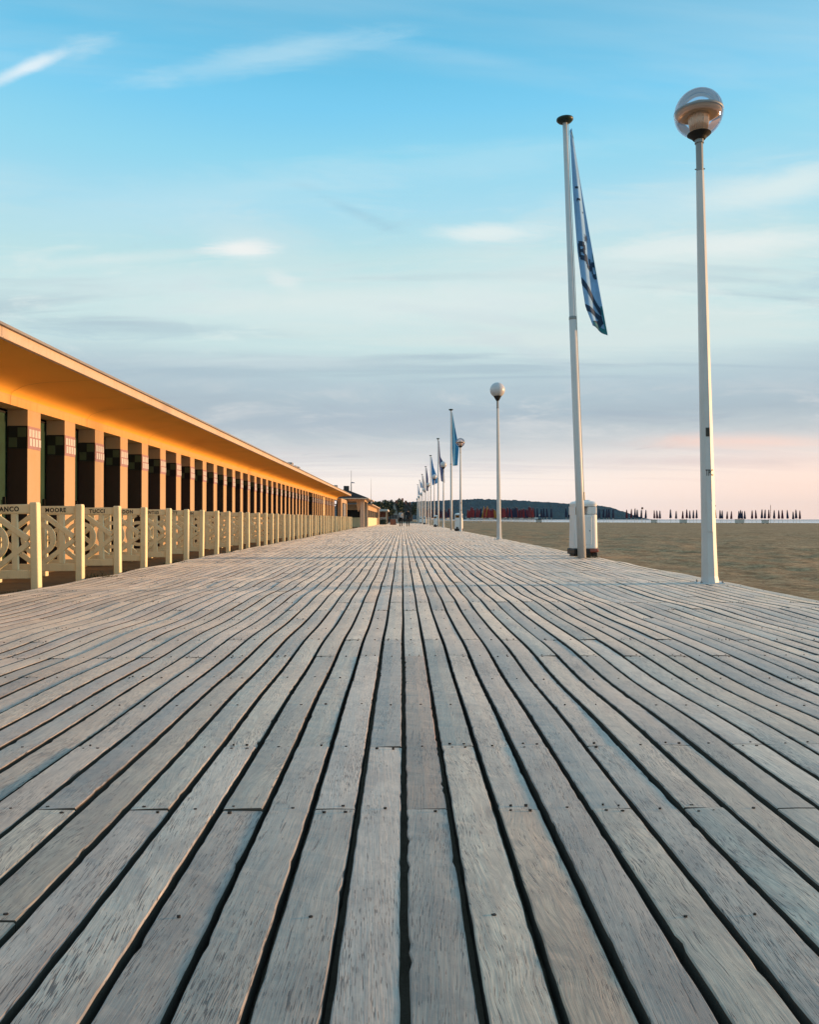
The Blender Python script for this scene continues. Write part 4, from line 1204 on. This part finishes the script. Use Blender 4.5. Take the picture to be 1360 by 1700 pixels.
# ---------------------------------------------------------------- parasols folded on the beach
def parasol_meshes(cloth):
    bm = bmesh.new(); n = 8; rings = []
    for r, z in ((.02, 2.55), (.09, 2.35), (.13, 1.9), (.19, 1.3), (.22, .98), (.15, .92)):
        rings.append([bm.verts.new((r * (1.15 if i % 2 else .7) * math.cos(i * math.pi / 8), r * (1.15 if i % 2 else .7) * math.sin(i * math.pi / 8), z)) for i in range(16)])
    for a, b_ in zip(rings, rings[1:]):
        for i in range(16): bm.faces.new((b_[i], b_[(i + 1) % 16], a[(i + 1) % 16], a[i]))
    bm.faces.new(rings[0]); bm.faces.new(rings[-1][::-1])
    me = bpy.data.meshes.new('canopy'); bm.to_mesh(me); bm.free(); me.materials.append(cloth); return me
can = {k: parasol_meshes(M['cloth_' + k]) for k in ('red', 'navy', 'yellow', 'wine')}
bm = bmesh.new(); tube(bm, (0, 0, -.05), (0, 0, 2.62), .03, .02, 6); pole_me = bpy.data.meshes.new('pole'); bm.to_mesh(pole_me); bm.free(); pole_me.materials.append(M['house_pale'])
def parasol(px, d, colour, lab, s=1.0):
    x = px_to(px, d); root = empty('folded_parasol', (x, d, ground_z(x, d))); root.scale = (1.3, 1.3, s * 1.42); root.rotation_euler = (random.uniform(-.03, .03), random.uniform(-.06, .06), random.uniform(0, 3))
    for nm, me in (('canopy', can[colour]), ('pole', pole_me)): link(bpy.data.objects.new(nm, me), root)
    tag(root, lab, 'parasol', 'folded parasols on the beach')
CW = {'red': 'red', 'navy': 'navy', 'yellow': 'yellow', 'wine': 'wine-dark'}
for lo, hi, n_, cols, where in ((777, 824, 34, ['red', 'red', 'navy', 'yellow', 'wine', 'red'], 'crowded cluster left of the second lamp post'),
                                (832, 888, 44, ['navy', 'wine', 'red', 'navy', 'red', 'wine'], 'crowded cluster right of the second lamp post'), (727, 748, 12, ['red', 'wine', 'navy'], 'cluster between the far poles'),
                                (693, 724, 14, ['wine', 'navy', 'red'], 'cluster behind the far lamp posts')):
    for k in range(n_):
        c = random.choice(cols)
        parasol(lo + (hi - lo) * (k + random.random()) / n_, random.uniform(182, 225), c, 'one of the folded %s parasols in the %s' % (CW[c], where), random.uniform(.85, 1.05))
for px in (893, 900, 904, 909, 916): parasol(px, 205 + random.uniform(-6, 6), 'navy', 'one of five folded navy parasols left of the nearest bin')
for px in (941, 946): parasol(px, 200, 'navy', 'one of two folded navy parasols peeking out left of the nearest bin')
for px in (996, 1003, 1008, 1012, 1019): parasol(px, 205 + random.uniform(-6, 6), 'navy', 'one of five folded navy parasols just right of the nearest bin')
spread = [1042, 1049, 1055, 1059, 1066, 1073, 1088, 1093, 1097, 1115, 1124, 1135, 1142, 1147, 1153, 1158, 1190, 1198, 1201, 1209, 1216, 1229, 1232, 1234, 1239, 1251, 1258, 1267, 1272, 1279, 1288, 1296, 1302, 1311, 1320, 1325, 1331]
for px in spread:
    c = random.choice(['navy', 'navy', 'wine'])
    where = 'between the headland tip and the tallest lamp post' if px < 1160 else 'just right of the tallest lamp post' if px < 1245 else 'farthest right along the shore'
    parasol(px, 218 + random.uniform(-14, 14), c, 'one of the folded %s parasols %s' % (CW[c], where), random.uniform(.9, 1.05))
# lockers and carts among the parasols
def locker(px, d, w, h, label):
    x = px_to(px, d); r_ = empty('beach_locker', (x, d, ground_z(x, d))); tag(r_, label, 'locker', 'white lockers on the beach')
    obj_box('chest', (-w / 2, -.4, .12), (w / 2, .4, h), M['house_pale'], r_); obj_box('lid', (-w / 2 - .05, -.45, h + .001), (w / 2 + .05, .45, h + .08), M['house_dark'], r_)
    for s in (-1, 1): obj_box('skid', (s * w * .35 - .06, -.4, -.05), (s * w * .35 + .06, .4, .119), M['house_dark'], r_)
locker(1087, 208, 1.3, .8, 'white locker under the three parasols right of the headland tip'); locker(1136, 206, 1.6, .9, 'white locker left of the tallest lamp post')
locker(1230, 204, 2.0, 1.0, 'widest white locker, right of the tallest lamp post'); locker(1273, 205, 1.5, .8, 'white locker with dark lid farthest to the right'); locker(895, 206, 1.3, .7, 'white locker under the five navy parasols left of the bin')
for px, ty, lab in ((1067.5, 842, 'round sign on a thin pole near the headland tip'), (1188.5, 838, 'round sign on a thin pole just right of the tallest lamp post'), (1282, 837, 'thin red and white pole among the right-hand parasols')):
    d = 230; x = px_to(px, d); z0 = ground_z(x, d); r_ = empty('beach_sign', (x, d, z0)); H_ = py_to(ty, d) - z0
    bm = bmesh.new(); tube(bm, (0, 0, -.05), (0, 0, H_), .05, .04, 6); obj('pole', bm, M['house_pale'], r_)
    bm = bmesh.new()
    if px > 1250: tube(bm, (0, 0, H_ * .35), (0, 0, H_ * .95), .07, .07, 8)
    else: tube(bm, (0, -.03, H_ - .2), (0, -.08, H_ - .2), .32, .32, 14)
    obj('sign_plate' if px < 1250 else 'red_band', bm, M['terracotta'], r_); tag(r_, lab, 'sign', 'signs on the beach')

# ---------------------------------------------------------------- two walkers
def person(x, y, top, legs, hair, label, stride, bag=False, H=1.68):
    root = empty('person', (x, y, .012)); tag(root, label, 'person', 'walkers on the boardwalk')
    V = [(0, 0, .93), (0, .01, 1.12), (0, .01, 1.32), (0, 0, 1.42), (0, 0, 1.50), (0, .0, 1.60),
         (-.17, 0, 1.37), (-.24, -.05 * stride, 1.13), (-.23, .07 * stride, .90), (-.22, .10 * stride, .80),
         (.17, 0, 1.37), (.24, .05 * stride, 1.13), (.23, -.05 * stride, .90), (.22, -.03 * stride, .80),
         (-.09, 0, .86), (-.10, .12 * stride, .48), (-.10, .10 * stride, .09), (-.10, .24 * stride, .03),
         (.09, 0, .86), (.10, -.06 * stride, .48), (.10, -.24 * stride, .12), (.10, -.14 * stride, .03)]
    E = [(0, 1), (1, 2), (2, 3), (3, 4), (4, 5), (2, 6), (6, 7), (7, 8), (8, 9), (2, 10), (10, 11), (11, 12), (12, 13), (0, 14), (14, 15), (15, 16), (16, 17), (0, 18), (18, 19), (19, 20), (20, 21)]
    rad = [.15, .14, .16, .07, .055, .10, .07, .05, .04, .035, .07, .05, .04, .035, .10, .065, .045, .04, .10, .065, .045, .04]
    me = bpy.data.meshes.new('body'); me.from_pydata(V, E, []); o = bpy.data.objects.new('body', me); COL.objects.link(o)
    sk = o.modifiers.new('skin', 'SKIN'); sk.use_smooth_shade = True
    for i, s in enumerate(me.skin_vertices[0].data):
        s.radius = (rad[i], rad[i] * (.75 if i in (0, 1, 2) else 1)); s.use_root = (i == 0)
    o.modifiers.new('sub', 'SUBSURF').render_levels = 1; o.modifiers['sub'].levels = 1
    dg = bpy.context.evaluated_depsgraph_get(); m2 = bpy.data.meshes.new_from_object(o.evaluated_get(dg)); bpy.data.objects.remove(o)
    m2.name = 'body'; m2.materials.clear()
    for m_ in (legs, top, M['skin'], hair): m2.materials.append(m_)
    for p in m2.polygons:
        z, xx = p.center.z, abs(p.center.x)
        p.material_index = 2 if (z > 1.44 and p.center.y > .03 or (xx > .18 and z < .84)) else 3 if z > 1.52 else 2 if z > 1.44 else 1 if (z > .93 or xx > .185) else 0
    b = bpy.data.objects.new('body', m2); link(b, root); b.scale = (H / 1.7,) * 3
    if bag:
        bg_ = empty('handbag', (x - .36, y, .50)); bm = bmesh.new(); box(bm, (-.13, -.06, 0), (.13, .06, .26)); bevel(bm, .03, 2); obj('pouch', bm, M['black'], bg_)
        bm = bmesh.new()
        for k in range(8):
            a, c = math.pi * k / 8, math.pi * (k + 1) / 8
            tube(bm, (.09 * math.cos(a), 0, .255 + .12 * math.sin(a)), (.09 * math.cos(c), 0, .255 + .12 * math.sin(c)), .012, n=5)
        obj('strap', bm, M['black'], bg_); tag(bg_, 'dark bag in the hand of the walker in black', 'bag')
person(px_to(665.5, 86), 86, M['grey_top'], M['black_cloth'], M['hair'], 'person in a pale grey jacket and black trousers walking away, on the left', 1, H=1.72)
person(px_to(677.5, 85), 85, M['black_cloth'], M['black_cloth'], M['hair'], 'person all in black walking away with a bag, on the right', -1, True, 1.80)

# ---------------------------------------------------------------- weeds at the post feet
def weeds(x, y, z, r, h, n, label):
    bm = bmesh.new()
    for _ in range(n):
        a = random.uniform(0, 6.28); q = random.random() ** .7 * r; p = Vector((x + math.cos(a) * q * 1.3, y + math.sin(a) * q, z)); hh = h * random.uniform(.4, 1); w = random.uniform(.004, .009)
        l = Vector((random.gauss(0, .5), random.gauss(0, .5), 1)).normalized(); s_ = Vector((math.cos(a + 1.2), math.sin(a + 1.2), 0)) * w
        m_ = p + l * hh * .6; t_ = m_ + (l + Vector((random.gauss(0, .6), random.gauss(0, .6), -.3))).normalized() * hh * .45
        A, B, C_, D_ = bm.verts.new(p - s_), bm.verts.new(p + s_), bm.verts.new(m_ + s_ * .8), bm.verts.new(m_ - s_ * .8); E_ = bm.verts.new(t_)
        bm.faces.new((A, B, C_, D_)); bm.faces.new((D_, C_, E_))
    o = obj('weed_clump', bm, M['weed']); o.location = (0, 0, 0)
    tag(o, label, 'weeds', 'weeds along the boardwalk edge')
weeds(-4.07, 11.0, -.05, .20, .13, 170, 'dark weeds right of the second railing post')
weeds(-4.10, 12.3, -.05, .12, .08, 90, 'small dark weeds by the third railing post')
weeds(-4.12, 14.9, -.05, .18, .10, 130, 'dark weeds by the fifth railing post')
weeds(-4.10, 20.2, -.05, .20, .10, 130, 'dark weeds farther along the railing feet')
weeds(3.72, 16.4, -.03, .22, .12, 240, 'tuft of grass between the nearest flagpole and the bin')
weeds(-4.05, 9.2, -.05, .3, .035, 160, 'sparse debris at the foot of the nearest railing')

# ---------------------------------------------------------------- haze: thin sea air round everything
bm = bmesh.new(); box(bm, (-6500, -450, -160), (8500, 7200, 150))
hz = obj('haze', bm, [])
mh = bpy.data.materials.new('sea_haze'); mh.use_nodes = True; nt = mh.node_tree; nt.nodes.clear()
pv = nt.nodes.new('ShaderNodeVolumePrincipled'); pv.inputs['Color'].default_value = (.40, .70, 1.0, 1); pv.inputs['Density'].default_value = 3.5e-5; pv.inputs['Anisotropy'].default_value = 0.0
om = nt.nodes.new('ShaderNodeOutputMaterial'); nt.links.new(pv.outputs[0], om.inputs['Volume'])
hz.data.materials.append(mh); tag(hz, 'thin bluish sea haze over the whole beach', None, None, 'stuff')
